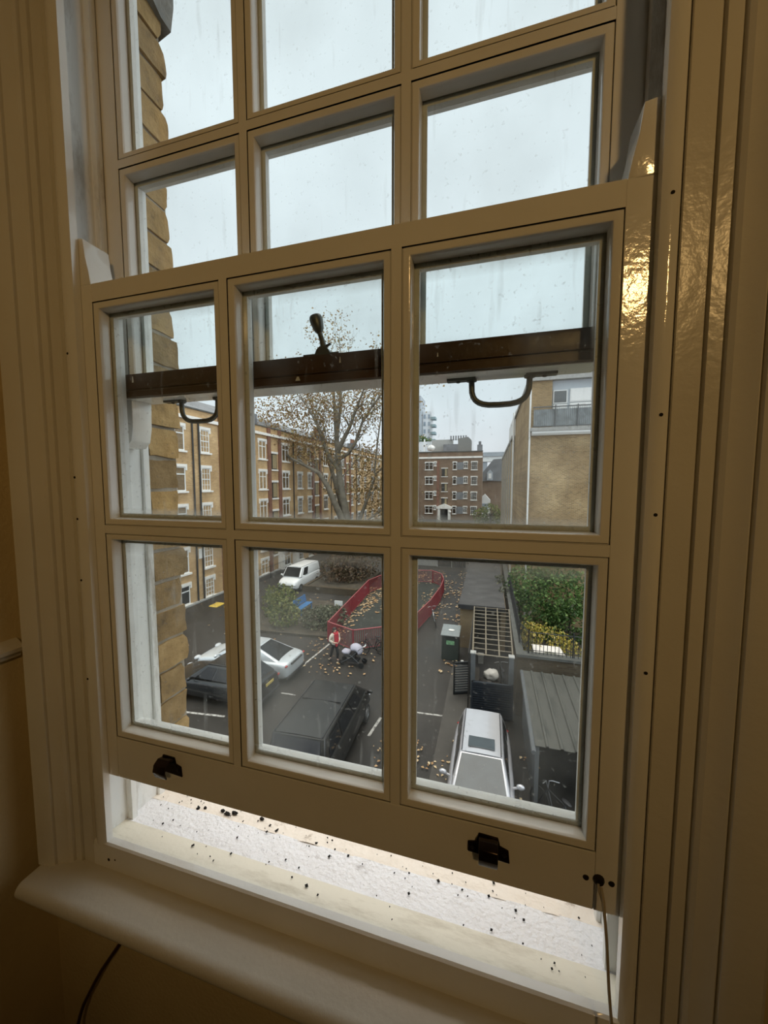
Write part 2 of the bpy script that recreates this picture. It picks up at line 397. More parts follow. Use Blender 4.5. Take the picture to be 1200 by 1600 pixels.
# ------------------------------------------------------------------ mesh helpers
class MB:
    def __init__(s): s.v = []; s.f = []
    def add(s, vs, fs):
        o = len(s.v)
        s.v += [tuple(v) for v in vs]
        s.f += [tuple(i + o for i in f) for f in fs]
        return s
    def box(s, x0, x1, y0, y1, z0, z1):
        return s.add([(x0, y0, z0), (x1, y0, z0), (x1, y1, z0), (x0, y1, z0), (x0, y0, z1), (x1, y0, z1), (x1, y1, z1), (x0, y1, z1)],
                     [(0, 3, 2, 1), (4, 5, 6, 7), (0, 1, 5, 4), (1, 2, 6, 5), (2, 3, 7, 6), (3, 0, 4, 7)])
    def quad(s, a, b, c, d): return s.add([a, b, c, d], [(0, 1, 2, 3)])
    def prism(s, poly, axis, a0, a1):
        """poly in the two other axes (order x,y,z without axis), extruded along axis"""
        n = len(poly)
        def P(p, a):
            if axis == 'x': return (a, p[0], p[1])
            if axis == 'y': return (p[0], a, p[1])
            return (p[0], p[1], a)
        vs = [P(p, a0) for p in poly] + [P(p, a1) for p in poly]
        fs = [tuple(range(n))[::-1], tuple(range(n, 2 * n))] + [(i, (i + 1) % n, n + (i + 1) % n, n + i) for i in range(n)]
        return s.add(vs, fs)
    def tube(s, pts, r, n=8, cap=True):
        pts = [Vector(p) for p in pts]
        rs = r if isinstance(r, (list, tuple)) else [r] * len(pts)
        ring = []
        prev = None
        for i, p in enumerate(pts):
            d = (pts[min(i + 1, len(pts) - 1)] - pts[max(i - 1, 0)])
            if d.length < 1e-9: d = Vector((0, 0, 1))
            d.normalize()
            if prev is None:
                u = d.orthogonal().normalized()
            else:
                u = (prev - d * prev.dot(d))
                u = u.normalized() if u.length > 1e-6 else d.orthogonal().normalized()
            prev = u
            v = d.cross(u)
            ring.append([p + (u * math.cos(2 * PI * k / n) + v * math.sin(2 * PI * k / n)) * rs[i] for k in range(n)])
        vs = [q for rr in ring for q in rr]
        fs = []
        for i in range(len(pts) - 1):
            for k in range(n):
                a = i * n + k; b = i * n + (k + 1) % n
                fs.append((a, b, b + n, a + n))
        if cap:
            fs.append(tuple(range(n))[::-1])
            fs.append(tuple(range((len(pts) - 1) * n, len(pts) * n)))
        return s.add(vs, fs)
    def lathe(s, prof, n=20, c=(0, 0, 0), axis='z'):
        vs = []
        for r, h in prof:
            for k in range(n):
                a = 2 * PI * k / n
                x, y = r * math.cos(a), r * math.sin(a)
                p = {'z': (x, y, h), 'x': (h, x, y), 'y': (x, h, y)}[axis]
                vs.append((p[0] + c[0], p[1] + c[1], p[2] + c[2]))
        fs = []
        for i in range(len(prof) - 1):
            for k in range(n):
                a = i * n + k; b = i * n + (k + 1) % n
                fs.append((a, b, b + n, a + n))
        fs.append(tuple(range(n))[::-1]); fs.append(tuple(range((len(prof) - 1) * n, len(prof) * n)))
        return s.add(vs, fs)
    def ring(s, x0, x1, z0, z1, prof):
        """mitred rectangular moulding: prof = [(inset, y)] swept round the rectangle"""
        vs = []
        for i, y in prof:
            vs += [(x0 + i, y, z0 + i), (x1 - i, y, z0 + i), (x1 - i, y, z1 - i), (x0 + i, y, z1 - i)]
        fs = []
        for k in range(len(prof) - 1):
            for c in range(4):
                a = k * 4 + c; b = k * 4 + (c + 1) % 4
                fs.append((a, b, b + 4, a + 4))
        return s.add(vs, fs)
    def ico(s, c, r, sub=2, wob=0, seed=0, zmin=None):
        bm = bmesh.new()
        bmesh.ops.create_icosphere(bm, subdivisions=sub, radius=1)
        vs = []
        for v in bm.verts:
            k = 1 + wob * mnoise.noise(v.co * 1.7 + Vector((seed, seed * 2, 0)))
            p = Vector((v.co.x * r[0], v.co.y * r[1], v.co.z * r[2])) * k + Vector(c)
            if zmin is not None: p.z = max(p.z, zmin)
            vs.append(tuple(p))
        bm.verts.index_update()
        fs = [tuple(v.index for v in f.verts) for f in bm.faces]
        bm.free()
        return s.add(vs, fs)
    def mesh(s, name, m, off=(0, 0, 0), smooth=None, bevel=0, seg=2):
        me = bpy.data.meshes.new(name)
        me.from_pydata([(x - off[0], y - off[1], z - off[2]) for x, y, z in s.v], [], s.f)
        bm = bmesh.new(); bm.from_mesh(me)
        if bevel:
            bmesh.ops.remove_doubles(bm, verts=bm.verts, dist=1e-5)
            es = [e for e in bm.edges if len(e.link_faces) == 2 and e.calc_face_angle(0) > .5]
            bmesh.ops.bevel(bm, geom=es, offset=bevel, segments=seg, profile=.5, affect='EDGES', clamp_overlap=True)
        bmesh.ops.recalc_face_normals(bm, faces=bm.faces)
        bm.to_mesh(me); bm.free()
        if smooth is not None or bevel:
            me.polygons.foreach_set('use_smooth', [True] * len(me.polygons))
            me.set_sharp_from_angle(angle=smooth if smooth is not None else .34)
        me.materials.append(m)
        me.update()
        return me
ORG = {}
def tagit(o, label=None, cat=None, group=None, kind=None):
    if label: o['label'] = label
    if cat: o['category'] = cat
    if group: o['group'] = group
    if kind: o['kind'] = kind
    return o
def thing(name, label, cat, loc=(0, 0, 0), rz=0, group=None, kind=None):
    o = bpy.data.objects.new(name, None)
    o.empty_display_size = .1
    COL.objects.link(o)
    o.location = loc; o.rotation_euler = (0, 0, rz)
    return tagit(o, label, cat, group, kind)
def link(name, me, parent=None, loc=(0, 0, 0), rz=0):
    o = bpy.data.objects.new(name, me)
    COL.objects.link(o)
    o.location = loc; o.rotation_euler = (0, 0, rz)
    if parent: o.parent = parent
    return o
def wpart(name, mb, m, parent, **kw):
    """part given in world coordinates under an unrotated thing"""
    root = parent
    while root.parent: root = root.parent
    return link(name, mb.mesh(name, m, off=root.location, **kw), parent)
def part(name, mb, m, parent, **kw):
    """part given in the thing's own coordinates"""
    return link(name, mb.mesh(name, m, **kw), parent)
def solo(name, mb, m, label, cat, loc=(0, 0, 0), group=None, kind=None, **kw):
    o = link(name, mb.mesh(name, m, off=loc, **kw), None, loc)
    return tagit(o, label, cat, group, kind)
def struct(name, mb, m, parent=None, label=None, **kw):
    o = link(name, mb.mesh(name, m, **kw), parent)
    if parent is None: o['kind'] = 'structure'
    if label: o['label'] = label
    if parent is None: o['category'] = name.split('_')[0]
    return o
G = -8.7   # yard level below the middle of the window

# ================================================================== ROOM SHELL
WX0, WX1 = -.645, 2.7        # side walls
YB0 = -4.6                   # back wall
FZ, CZ = -1.5, 1.75
# the house wall round the window opening: plaster inside, brick outside
mb = MB()
for (a, b, c, d) in ((WX0 - .3, -.52, FZ - .1, 2.2), (.52, WX1 + .2, FZ - .1, 2.2)):
    mb.box(a, b, 0.0, .14, c, d)
mb.box(-.52, .52, 0.0, .14, FZ - .1, -.70)
mb.box(-.52, .52, 0.0, .14, 1.25, 2.2)
struct('wall_front', mb, M['wall_plaster'], label='cream plastered wall round and below the sash window')
mb = MB().box(WX0 - .12, WX0, YB0, 0, FZ, CZ)
struct('wall_left', mb, M['wall_plaster'], label='yellow cream side wall left of the window')
struct('wall_right', MB().box(WX1, WX1 + .12, YB0, 0, FZ, CZ), M['room'], label='cream wall at the right of the room')
struct('wall_back', MB().box(WX0 - .12, WX1 + .12, YB0 - .12, YB0, FZ, CZ), M['room'], label='cream wall behind the viewer')
struct('floor', MB().box(WX0 - .12, WX1 + .12, YB0 - .12, 0, FZ - .1, FZ), M['boards'], label='brown boarded floor of the room')
struct('ceiling', MB().box(WX0 - .12, WX1 + .12, YB0 - .12, 0, CZ, CZ + .1), M['room'], label='cream ceiling of the room')

# architraves: profile t = distance from the bead, y = projection
ARCH = [(0, .0), (0, -.018), (.0265, -.018), (.027, -.0145), (.029, -.0145), (.0295, -.022), (.043, -.0235), (.0435, -.021), (.045, -.021),
        (.0455, -.028), (.050, -.0315), (.058, -.0335), (.066, -.0385), (.070, -.041), (.0705, -.038), (.0735, -.038), (.074, -.044),
        (.080, -.047), (.100, -.050), (.110, -.0515), (.1145, -.049), (.117, -.043), (.117, .0)]
def arch(name, xb, sgn, label):
    struct(name, MB().prism([(xb + sgn * t, y) for t, y in ARCH], 'z', -.70, 1.34), M['gloss_paint'], label=label, smooth=.35)
arch('trim_1', -.492, -1, 'moulded gloss architrave left of the window')
arch('trim_2', .4885, 1, 'moulded gloss architrave right of the window')
# window board with rounded nosing
prof = [(-.018, -.745), (-.018, -.70), (-.080, -.700)]
for k in range(1, 13):
    a = PI * k / 12
    prof.append((-.080 - .017 * math.sin(a), -.717 + .017 * math.cos(a)))
prof += [(-.050, -.734), (-.030, -.745)]
struct('trim_3', MB().prism(prof, 'x', -.596, .66), M['gloss_paint'], label='painted window board with rounded nosing below the sash', smooth=.6)
# dado rail on the side wall
dp = [(0, 0), (.010, .0), (.012, .006), (.020, .012), (.022, .02), (.016, .024), (.010, .03), (.004, .034), (0, .036)]
mb = MB()
mb.prism([(WX0 + a, -.262 + b) for a, b in dp], 'y', -4.5, -.036)
struct('trim_4', mb, M['gloss_paint'], label='moulded dado rail on the left side wall', smooth=.4)

# ================================================================== WINDOW BOX FRAME
win = thing('window_1', 'white box frame of the sash window with its beads and sill', 'window', (0, 0, 0), kind='structure')
def wp(name, mb, m, **kw): return part(name, mb, m, win, **kw)
def bead(xa, xb):
    return MB().prism([(xa, -.001), (xa, -.012), (xa + (xb - xa) * .25, -.0165), (xa + (xb - xa) * .5, -.018), (xa + (xb - xa) * .8, -.0165), (xb, -.014), (xb, -.001)], 'z', -.655, 1.25)
wp('staff_bead', bead(-.4915, -.460), M['sash_paint'], smooth=.6)
wp('staff_bead', bead(.488, .4675), M['sash_paint'], smooth=.6)
mb = MB().prism([(-.001, -.70), (-.018, -.70), (-.018, -.659), (-.0165, -.651), (-.013, -.648), (-.001, -.648)], 'x', -.4915, .488)
wp('bottom_bead', mb, M['sash_paint'], smooth=.6)
for sg, xi in ((-1, -.487), (1, .485)):
    nm = MB().box(min(xi, xi + sg * .03), max(xi, xi + sg * .03), -.001, .135, -.69, 1.25)
    wp('pulley_stile', nm, M['frame_out'])
    xa, xb = xi, xi - sg * .015
    wp('parting_bead', MB().box(min(xa, xb), max(xa, xb), .0535, .0655, -.675, 1.25), M['frame_out'])
    xb = xi - sg * .008
    wp('outer_lining', MB().box(min(xa, xb), max(xa, xb), .130, .146, -.69, 1.25), M['frame_out'], bevel=.002)
mb = MB().prism([(-.001, -.655), (.020, -.658), (.049, -.662), (.049, -.70), (-.001, -.70)], 'x', -.487, .485)
wp('inner_sill', mb, M['sill_paint'])
def gridslab(x0, x1, ys, zf, nx, amp, seed, thick=.08):
    """slightly rough slab along x; ys = list of y stations, zf(y)"""
    mb = MB(); vs = []; fs = []
    for i in range(nx + 1):
        x = x0 + (x1 - x0) * i / nx
        for y in ys:
            vs.append((x, y, zf(y) + amp * mnoise.noise(Vector((x * 22, y * 22, seed)))))
    m_ = len(ys)
    for i in range(nx):
        for j in range(m_ - 1):
            a = i * m_ + j
            fs.append((a, a + m_, a + m_ + 1, a + 1))
    mb.add(vs, fs)
    return mb
ys = [.049 + .007 * i for i in range(11)]
wp('outer_sill', gridslab(-.487, .485, ys, lambda y: -.664 - (y - .049) * .10, 90, .0022, 3), M['sill_stone'], smooth=1)
ys = [.117 + .012 * i for i in range(18)]
mb = gridslab(-.60, .60, ys, lambda y: -.672 - (y - .117) * .16, 100, .004, 9)
mb.box(-.60, .60, .145, .32, -.80, -.712)
wp('stone_sill_edge', mb, M['sill_edge'], smooth=1)
# flakes of dirt lying on the sill
mb = MB()
for i in range(170):
    x = R.uniform(-.47, .46); y = R.choice([R.uniform(.10, .19), R.uniform(.02, .19)])
    z = (-.655 - .15 * y if y < .049 else -.664 - (y - .049) * .10 if y < .117 else -.672 - (y - .117) * .16) + .0022
    r = R.choice([.0005, .0007, .0009, .0013, .0018]); a = R.uniform(0, PI)
    dx, dy = math.cos(a) * r * R.uniform(1, 2.4), math.sin(a) * r * 1.6
    mb.add([(x - dx, y - dy, z), (x + dy, y - dx, z + .001), (x + dx, y + dy, z + .0015), (x - dy, y + dx, z + .001), (x, y, z + .003)],
           [(0, 1, 4), (1, 2, 4), (2, 3, 4), (3, 0, 4)])
for (x, y) in ((-.36, .115), (-.345, .12), (-.30, .125), (-.285, .122), (-.27, .128), (-.20, .132)):
    mb.ico((x, y + .01, -.672), (R.uniform(.003,.008), R.uniform(.002,.004), .003), 2, .9, x * 90)
o = solo('sill_debris', mb, M['hole'], 'dark flakes and dried bits scattered on the white outer sill', 'debris', (0, .1, -.66), kind='stuff')

# ================================================================== SASHES
WV = .28; MVG = .015459; HH = .416302; MZ = .015938
XS = [(-1.5 * WV - MVG, -.5 * WV - MVG), (-.5 * WV, .5 * WV), (.5 * WV + MVG, 1.5 * WV + MVG)]
INT = [(0, .0), (0, .0028), (.0016, .0030), (.0022, .0008), (.0100, .0016), (.0118, .0026), (.0128, .0045), (.0133, .0075), (.0140, .0215)]
EXT = [(-.002, .0235), (.0215, .0235), (.0205, .034), (.012, .050), (-.002, .050)]
def sash(root, ux, y0, rows, zb0, zb1, zt0, zt1, xl, xr, glass, horn_up, horn_dn, bottom_mat, thick=.050):
    bx = [x for p in XS for x in p]
    def Bx(*a, **k): return MB().box(*a)
    def w_(name, mb, m, parent=None, **kw):
        mb.v = [(x + ux, y + y0, z) for x, y, z in mb.v]
        return part(name, mb, m, parent or root, **kw)
    SP = M['sash_paint']
    xl -= ux; xr -= ux
    ztop = rows[-1][1]
    # stiles with horns
    for side in (0, 1):
        xa, xb = (xl, bx[0]) if side == 0 else (bx[5], xr)
        mb = MB().box(xa, xb, 0, thick, zb0, zt1)
        if horn_up:
            # curved horn standing above the top rail
            xi = xb - .001 if side == 0 else xa + .001
            xo = xa + .028 if side == 0 else xb - .02
            n = 1 if side == 0 else -1
            pts = [(xa if side == 0 else xb, zt1), (xi, zt1), (xi - n * .003, zt1 + .018), (xi - n * .010, zt1 + .050), (xi - n * .014, zt1 + .083), ((xa if side == 0 else xb), zt1 + .087)]
            mb.prism(pts, 'y', 0, thick)
        if horn_dn:
            n = 1 if side == 0 else -1
            xi = xb if side == 0 else xa
            xo = xa if side == 0 else xb
            mb.prism([(xo, zb0), (xi, zb0), (xi, zb0 - .055), (xi - n * .006, zb0 - .085), (xi - n * .02, zb0 - .098), (xo, zb0 - .098)], 'y', .004, thick)
        w_('stile', mb, SP, bevel=.0012)
    x0, x1 = bx[0], bx[5]
    w_('top_rail', MB().box(x0, x1, 0, thick, ztop, zt1), SP)
    if bottom_mat is None:
        w_('bottom_rail', MB().box(x0, x1, 0, thick, zb0, rows[0][0]), SP, bevel=.0015)
    for i in (1, 3):
        w_('glazing_bar', MB().box(bx[i], bx[i + 1], 0, thick - .004, rows[0][0], ztop), SP)
    for i in range(3):
        w_('glazing_bar', MB().box(XS[i][0], XS[i][1], 0, thick - .004, rows[0][1], rows[1][0]), SP)
    for (z0, z1) in rows:
        for (xa, xb) in XS:
            w_('pane_moulding', MB().ring(xa, xb, z0, z1, INT), SP, smooth=.5)
            g = w_('pane', MB().box(xa + .003, xb - .003, .0217, .0233, z0 + .003, z1 - .003), glass)
            w_('putty', MB().ring(xa, xb, z0, z1, EXT), M['putty'], parent=g)
low = thing('lower_sash', 'white lower sash of six panes, raised a hand above the sill', 'sash window', (0, 0, 0))
ROWS = [(-HH - MZ / 2, -MZ / 2), (MZ / 2, HH + MZ / 2)]
sash(low, 0, 0, ROWS, -.511, ROWS[0][0], ROWS[1][1], .4565, -.478, .478, M['glass_low'], True, False, None)
upp = thing('upper_sash', 'white upper sash with dark wood meeting rail behind the lower sash', 'sash window', (0, 0, 0))
UZ = .70896
RU = [(.2955, UZ), (UZ + MZ, UZ + MZ + HH)]
sash(upp, -.00237, .06886, RU, .2625, .2955, RU[1][1], RU[1][1] + .05, -.483, .478, M['glass_up'], False, True, 'wood')
# meeting rail: brown moulded face, white underside
mb = MB().prism([(.0689, .264), (.0625, .2645), (.0625, .276), (.0645, .277), (.0645, .279), (.0615, .280), (.060, .303), (.062, .3095), (.0835, .3095), (.0835, .2955), (.0689, .2955)], 'x', -.449, .436)
part('meeting_rail_face', mb, M['brown_wood'], upp, smooth=.5)['label'] = 'dark brown wooden face of the meeting rail'
part('meeting_rail', MB().box(-.4378, .4331, .0689, .124, .262, .2955), M['sash_paint'], upp, bevel=.001)
def pull(xc, half, plate):
    y = .104
    mb = MB()
    zt = .2605
    pts = [(xc - plate, y, zt - .001), (xc - half - .006, y, zt - .002)]
    path = []
    for k in range(15):
        a = PI * k / 14
        cx = -math.cos(a)
        path.append((xc + half * math.copysign(abs(cx) ** .65, cx), y, zt - .004 - .040 * math.sin(a) ** .55))
    mb.tube([(xc - half, y, zt)] + path + [(xc + half, y, zt)], .0048, 10)
    for sgn in (-1, 1):
        mb.lathe([(.001, 0), (.0085, 0), (.0085, .0035), (.005, .005), (.001, .005)], 12, (xc + sgn * half, y, zt - .004))
        xa, xb = xc + sgn * (half - .006), xc + sgn * plate
        mb.box(min(xa, xb), max(xa, xb), y - .0075, y + .0075, zt - .0025, zt + .0012)
        mb.lathe([(.0005, -.0045), (.0035, -.0035), (.0038, -.001)], 10, (xc + sgn * (half + plate + .004) / 2, y, zt - .001))
    return mb
for xc in (.2955, -.2955):
    part('sash_pull', pull(xc, .045, .085), M['pewter'], upp, smooth=.7)['label'] = 'grey iron hoop pull under the meeting rail'
mb = MB()
mb.box(-.036, .030, .080, .100, .3085, .3115)
mb.prism([(-.015, .3115), (.014, .3115), (.010, .319), (.004, .324), (-.006, .324), (-.012, .319)], 'y', .082, .098)
mb.tube([(-.001, .09, .322), (-.004, .09, .336), (-.009, .09, .350)], [.0062, .0048, .0042], 12)
ax = Vector((-.28, 0, 1)).normalized()
base_p = Vector((-.0085, .09, .349))
prf = [(0.0, .0042), (.003, .0065), (.008, .0092), (.018, .0112), (.026, .0118), (.030, .0106), (.0325, .006), (.033, .001)]
mb.tube([base_p + ax * h for h, r in prf], [r for h, r in prf], 16)
mb.tube([(.003, .09, .326), (.013, .088, .329)], [.0025, .002], 8)
mb.v = [(x, y - .0165, z + .001) for x, y, z in mb.v]
part('sash_fastener', mb, M['pewter'], upp, smooth=.8)['label'] = 'grey metal fastener with a knob on the meeting rail'
# chips and drips of white paint on the brown rail
for (x, z, a, b) in ((-.045, .268, .005, .007), (.035, .292, .0015, .010), (-.416, .292, .0025, .012), (.20, .287, .0012, .006)):
    mb = MB().add([(x - a, .0590, z), (x + a, .0590, z), (x + a * .4, .0590, z + b), (x - a * .3, .0590, z + b), (x, .0610, z + b * .4)], [(0, 1, 2, 3), (0, 1, 4), (1, 2, 4), (2, 3, 4), (3, 0, 4)])
    part('paint_drip', mb, M['sash_paint'], upp)
# hook lifts on the bottom rail
def lift(xc, zc, worn):
    mb = MB()
    mb.prism([(xc - .030, zc - .012), (xc + .031, zc - .016), (xc + .029, zc + .004), (xc + .017, zc + .008), (xc + .014, zc + .020), (xc - .014, zc + .021), (xc - .018, zc + .007), (xc - .030, zc + .004)], 'y', -.0028, 0)
    prof = [(-.001, .018), (-.014, .022), (-.024, .016), (-.027, .004), (-.022, -.010), (-.019, -.011), (-.023, .004), (-.020, .013), (-.013, .017), (-.001, .012)]
    mb.prism([(y, zc + z) for y, z in prof], 'x', xc - .0135, xc + .0135)
    o = part('sash_lift', mb, M['bronze'], low, bevel=.0012)
    o['label'] = 'blackened bronze hook lift on the bottom rail'
    for sx in (-.023, .023):
        link('lift_screw', MB().lathe([(.0002, -.0012), (.003, -.0008), (.0034, 0)], 10, (xc + sx, -.0028, zc - .004), 'y').mesh('lift_screw', M['screw']), o)
lift(-.303, -.457, 0); lift(.292, -.457, 1)
# small eye plate for the cord, bare screw heads, nail holes
mb = MB().lathe([(.0002, -.006), (.0052, -.005), (.0072, -.002), (.0075, .0)], 14, (.4405, 0, -.4625), 'y')
for x in (.4245, .4565):
    mb.lathe([(.0002, -.0018), (.0032, -.0015), (.0042, 0)], 12, (x, 0, -.4645), 'y')
part('cord_eye', mb, M['screw'], low, smooth=.6)['label'] = 'dark cord eye between two rusty screws'
mb = MB()
cp = [(.4415, -.008, -.465), (.4425, -.018, -.475), (.4445, -.030, -.515), (.4475, -.038, -.575), (.452, -.052, -.645), (.458, -.10, -.70), (.462, -.112, -.76), (.464, -.108, -.95), (.465, -.10, -1.1)]
mb.tube(cp, .0019, 8)
mb.tube([(.4385, -.006, -.463), (.4392, -.010, -.470), (.4425, -.015, -.480), (.4440, -.022, -.500)], .0016, 8)
solo('pull_cord', mb, M['cord'], 'thin cream cord hanging from the eye at the lower right of the sash', 'cord', (.4415, -.008, -.465), smooth=1)
CABLE = [(-.360, -.012, -.745), (-.385, -.026, -.790), (-.401, -.030, -.817), (-.423, -.031, -.848), (-.446, -.031, -.882), (-.472, -.031, -.920), (-.496, -.030, -.960), (-.518, -.029, -.999), (-.535, -.028, -1.03), (-.550, -.026, -1.062), (-.566, -.024, -1.105), (-.575, -.02, -1.2), (-.575, -.02, -1.42)]
mb = MB().tube(CABLE, .0036, 10)
solo('dark_cable', mb, M['cable'], 'dark cable hanging below the window board at the lower left', 'cable', CABLE[0], smooth=1)
mb = MB()
for (x, z) in ((-.481, .10), (-.480, .02), (-.480, -.10), (-.479, .33), (.478, .17), (.478, .05), (-.4795, -.30), (.477, -.15), (.4775, .42)):
    mb.lathe([(.0002, -.0185), (.0022, -.0182), (.0024, -.016)], 8, (x, 0, z), 'y')
mb.lathe([(.0002, -.0185), (.0032, -.0183), (.0034, -.017)], 8, (-.452, 0, -.680), 'y')
mb.lathe([(.0002, -.0185), (.0018, -.0183), (.002, -.017)], 8, (-.435, 0, -.676), 'y')
wp('nail_hole', mb, M['hole'])

# ================================================================== OUTER BRICKWORK OF OUR HOUSE
mb = MB()
def rough_brick(mb, x0, x1, y0, y1, z0, z1, amp, seed):
    nx, ny, nz = 3, 6, 4
    bm = bmesh.new()
    bmesh.ops.create_cube(bm, size=1)
    bmesh.ops.subdivide_edges(bm, edges=bm.edges[:], cuts=4, use_grid_fill=True)
    vs = []
    for v in bm.verts:
        p = Vector((x0 + (v.co.x + .5) * (x1 - x0), y0 + (v.co.y + .5) * (y1 - y0), z0 + (v.co.z + .5) * (z1 - z0)))
        q = p * 26 + Vector((seed, 0, seed))
        d = Vector((mnoise.noise(q), mnoise.noise(q + Vector((9, 0, 0))), mnoise.noise(q + Vector((0, 9, 0)))))
        edge = sum(1 for c in v.co if abs(abs(c) - .5) < .01)
        p += d * amp
        if edge >= 2 and v.co.y > .4:                       # worn arris
            p.y -= .010 * (edge - 1) * (.5 + mnoise.noise(q * .5))
        vs.append(tuple(p))
    bm.verts.index_update()
    mb.add(vs, [tuple(v.index for v in f.verts) for f in bm.faces])
    bm.free()
z = -1.05
k = 0
while z < 1.15:
    h = .0665 + R.uniform(-.003, .003)
    dep = R.uniform(-.010, .010)
    for sx in (-1, 1):
        x0, x1 = (-.70, -.484 + R.uniform(-.003, .003)) if sx < 0 else (.482, .70)
        rough_brick(mb, x0, x1, .149, .240 + dep, z, z + h, .0035, k * 3.1 + sx)
    z += h + .0085; k += 1
o = struct('wall_outside', mb, M['reveal_brick'], label='rugged yellow brick reveal outside the window', smooth=1.0)
mb = MB()
mb.box(-.72, -.4885, .1475, .2315, -8.8, 3); mb.box(.4885, .72, .1475, .2315, -8.8, 3)
mb.box(-6, -.7, .14, .24, G, 3); mb.box(.7, 3, .14, .24, G, 3)
mb.box(-.72, .72, .145, .24, G, -.80)
struct('wall_mortar', mb, mat('grey lime mortar', (.36, .32, .26), rough=1, var=.2, scale=20, bump=.004, bscale=70), o)
mb = MB()
rough_brick(mb, -.75, -.470, .15, .268, 1.165, 1.40, .010, 77)
rough_brick(mb, .470, .75, .15, .268, 1.165, 1.40, .010, 78)
struct('stone_corbel', mb, M['stone_grey'], o, smooth=1)

# ================================================================== YARD GROUND
struct('ground', MB().box(-120, 120, .3, 320, G - .5, G), M['asphalt'], label='dark damp asphalt of the yard and car park')
# paint lines on the asphalt
def line(a, b, wd, label):
    a, b = Vector((*a, G)), Vector((*b, G))
    d = (b - a).normalized(); n = Vector((-d.y, d.x, 0)) * wd / 2
    h = Vector((0, 0, .006))
    mb = MB().add([a - n, a + n, b + n, b - n, a - n + h, a + n + h, b + n + h, b - n + h],
                  [(0, 1, 2, 3), (4, 5, 6, 7), (0, 1, 5, 4), (1, 2, 6, 5), (2, 3, 7, 6), (3, 0, 4, 7)])
    solo('painted_line', mb, M['road_paint'], label, 'road marking', tuple((a + b) / 2), group='painted lines on the asphalt')
line((-8.35, 14.2), (-8.05, 17.75), .10, 'pale painted line running from the silver coupe to the red fence corner')
line((-12.6, 10.35), (-9.2, 10.75), .10, 'worn white bay line below the dark grey car')
line((-8.0, 12.75), (-7.35, 12.75), .08, 'short white dash between silver coupe and black people carrier')
line((-3.2, 12.9), (-1.25, 13.05), .09, 'white line reaching the kerb beside the silver hatchback')
line((-3.62, 11.2), (-3.50, 12.3), .10, 'broken white dash right of the black people carrier')
line((-3.25, 8.6), (-3.12, 9.6), .10, 'broken white dash nearest the house wall')
# pavement strip along the bin store
struct('path', MB().box(-1.28, -.02, 8.0, 17.2, G, G + .035), M['paving'], label='grey paved strip beside the bin store')

# ================================================================== WINDOWS OF THE BUILDINGS
WC = {}
def facade_window(parent, x, ztop, w_, h_, style, loc_y=0.0):
    """local frame: x along the wall, -y outwards"""
    key = (round(w_, 2), round(h_, 2), style)
    if key not in WC:
        f = MB()
        hw = w_ / 2
        t = .075
        f.box(-hw, -hw + t, -.03, .05, -h_, 0); f.box(hw - t, hw, -.03, .05, -h_, 0)
        f.box(-hw, hw, -.031, .05, -t, 0); f.box(-hw, hw, -.031, .05, -h_, -h_ + t)
        if style.startswith('T'):          # transom light above a tall casement
            f.box(-hw, hw, -.035, .05, -h_ * .30 - .04, -h_ * .30 + .04)
            if w_ > 1.05: f.box(-.04, .04, -.034, .05, -h_, 0)
        elif style.startswith('S'):        # small paned sashes
            f.box(-hw, hw, -.035, .05, -h_ * .5 - .035, -h_ * .5 + .035)
            for k in (1, 2): f.box(-hw + w_ * k / 3 - .018, -hw + w_ * k / 3 + .018, -.028, .05, -h_, 0)
            for k in (1, 3): f.box(-hw, hw, -.027, .05, -h_ * k / 4 - .018, -h_ * k / 4 + .018)
        else:                              # pair of casements
            f.box(-.045, .045, -.034, .05, -h_, 0)
            f.box(-hw, hw, -.033, .05, -h_ * .35 - .03, -h_ * .35 + .03)
        fm = f.mesh('window', M['white_frame'])
        pm = MB().box(-hw + .02, hw - .02, .0, .04, -h_ + .02, -.02).mesh('pane', M['pale_pane'] if style.endswith('p') else M['dark_pane'])
        l = MB().box(-hw - .12, hw + .12, -.10, .05, .0, .20)
        for s_ in (-1, 1):
            xa = s_ * (hw + .12); xb = s_ * (hw - .01)
            l.box(min(xa, xb), max(xa, xb), -.098, .05, -.24, .0)
        lm = l.mesh('lintel', M['white_stone'])
        sm = MB().box(-hw - .14, hw + .14, -.16, .05, -h_ - .13, -h_).mesh('sill', M['white_stone'])
        WC[key] = (fm, pm, lm, sm)
    fm, pm, lm, sm = WC[key]
    o = link('window', fm, parent, (x, loc_y, ztop))
    link('pane', pm, o); link('lintel', lm, o); link('sill', sm, o)
    return o
def stair_opening(parent, x, ztop, w_, h_, side=1):
    o = part('stair_opening', MB().box(x - w_ / 2, x + w_ / 2, -.012, .05, ztop - h_, ztop), M['stair_dark'], parent)
    part('stair_wall', MB().box(x + (w_ * .05 if side else -w_ * .3), x + w_ * .42, -.02, .03, ztop - h_ + .1, ztop - .08), M['lit_cream'], o)
    part('lintel', MB().box(x - w_ / 2 - .12, x + w_ / 2 + .12, -.10, .05, ztop, ztop + .2), M['white_stone'], o)
    part('sill', MB().box(x - w_ / 2 - .12, x + w_ / 2 + .12, -.12, .05, ztop - h_ - .15, ztop - h_), M['white_stone'], o)
    return o

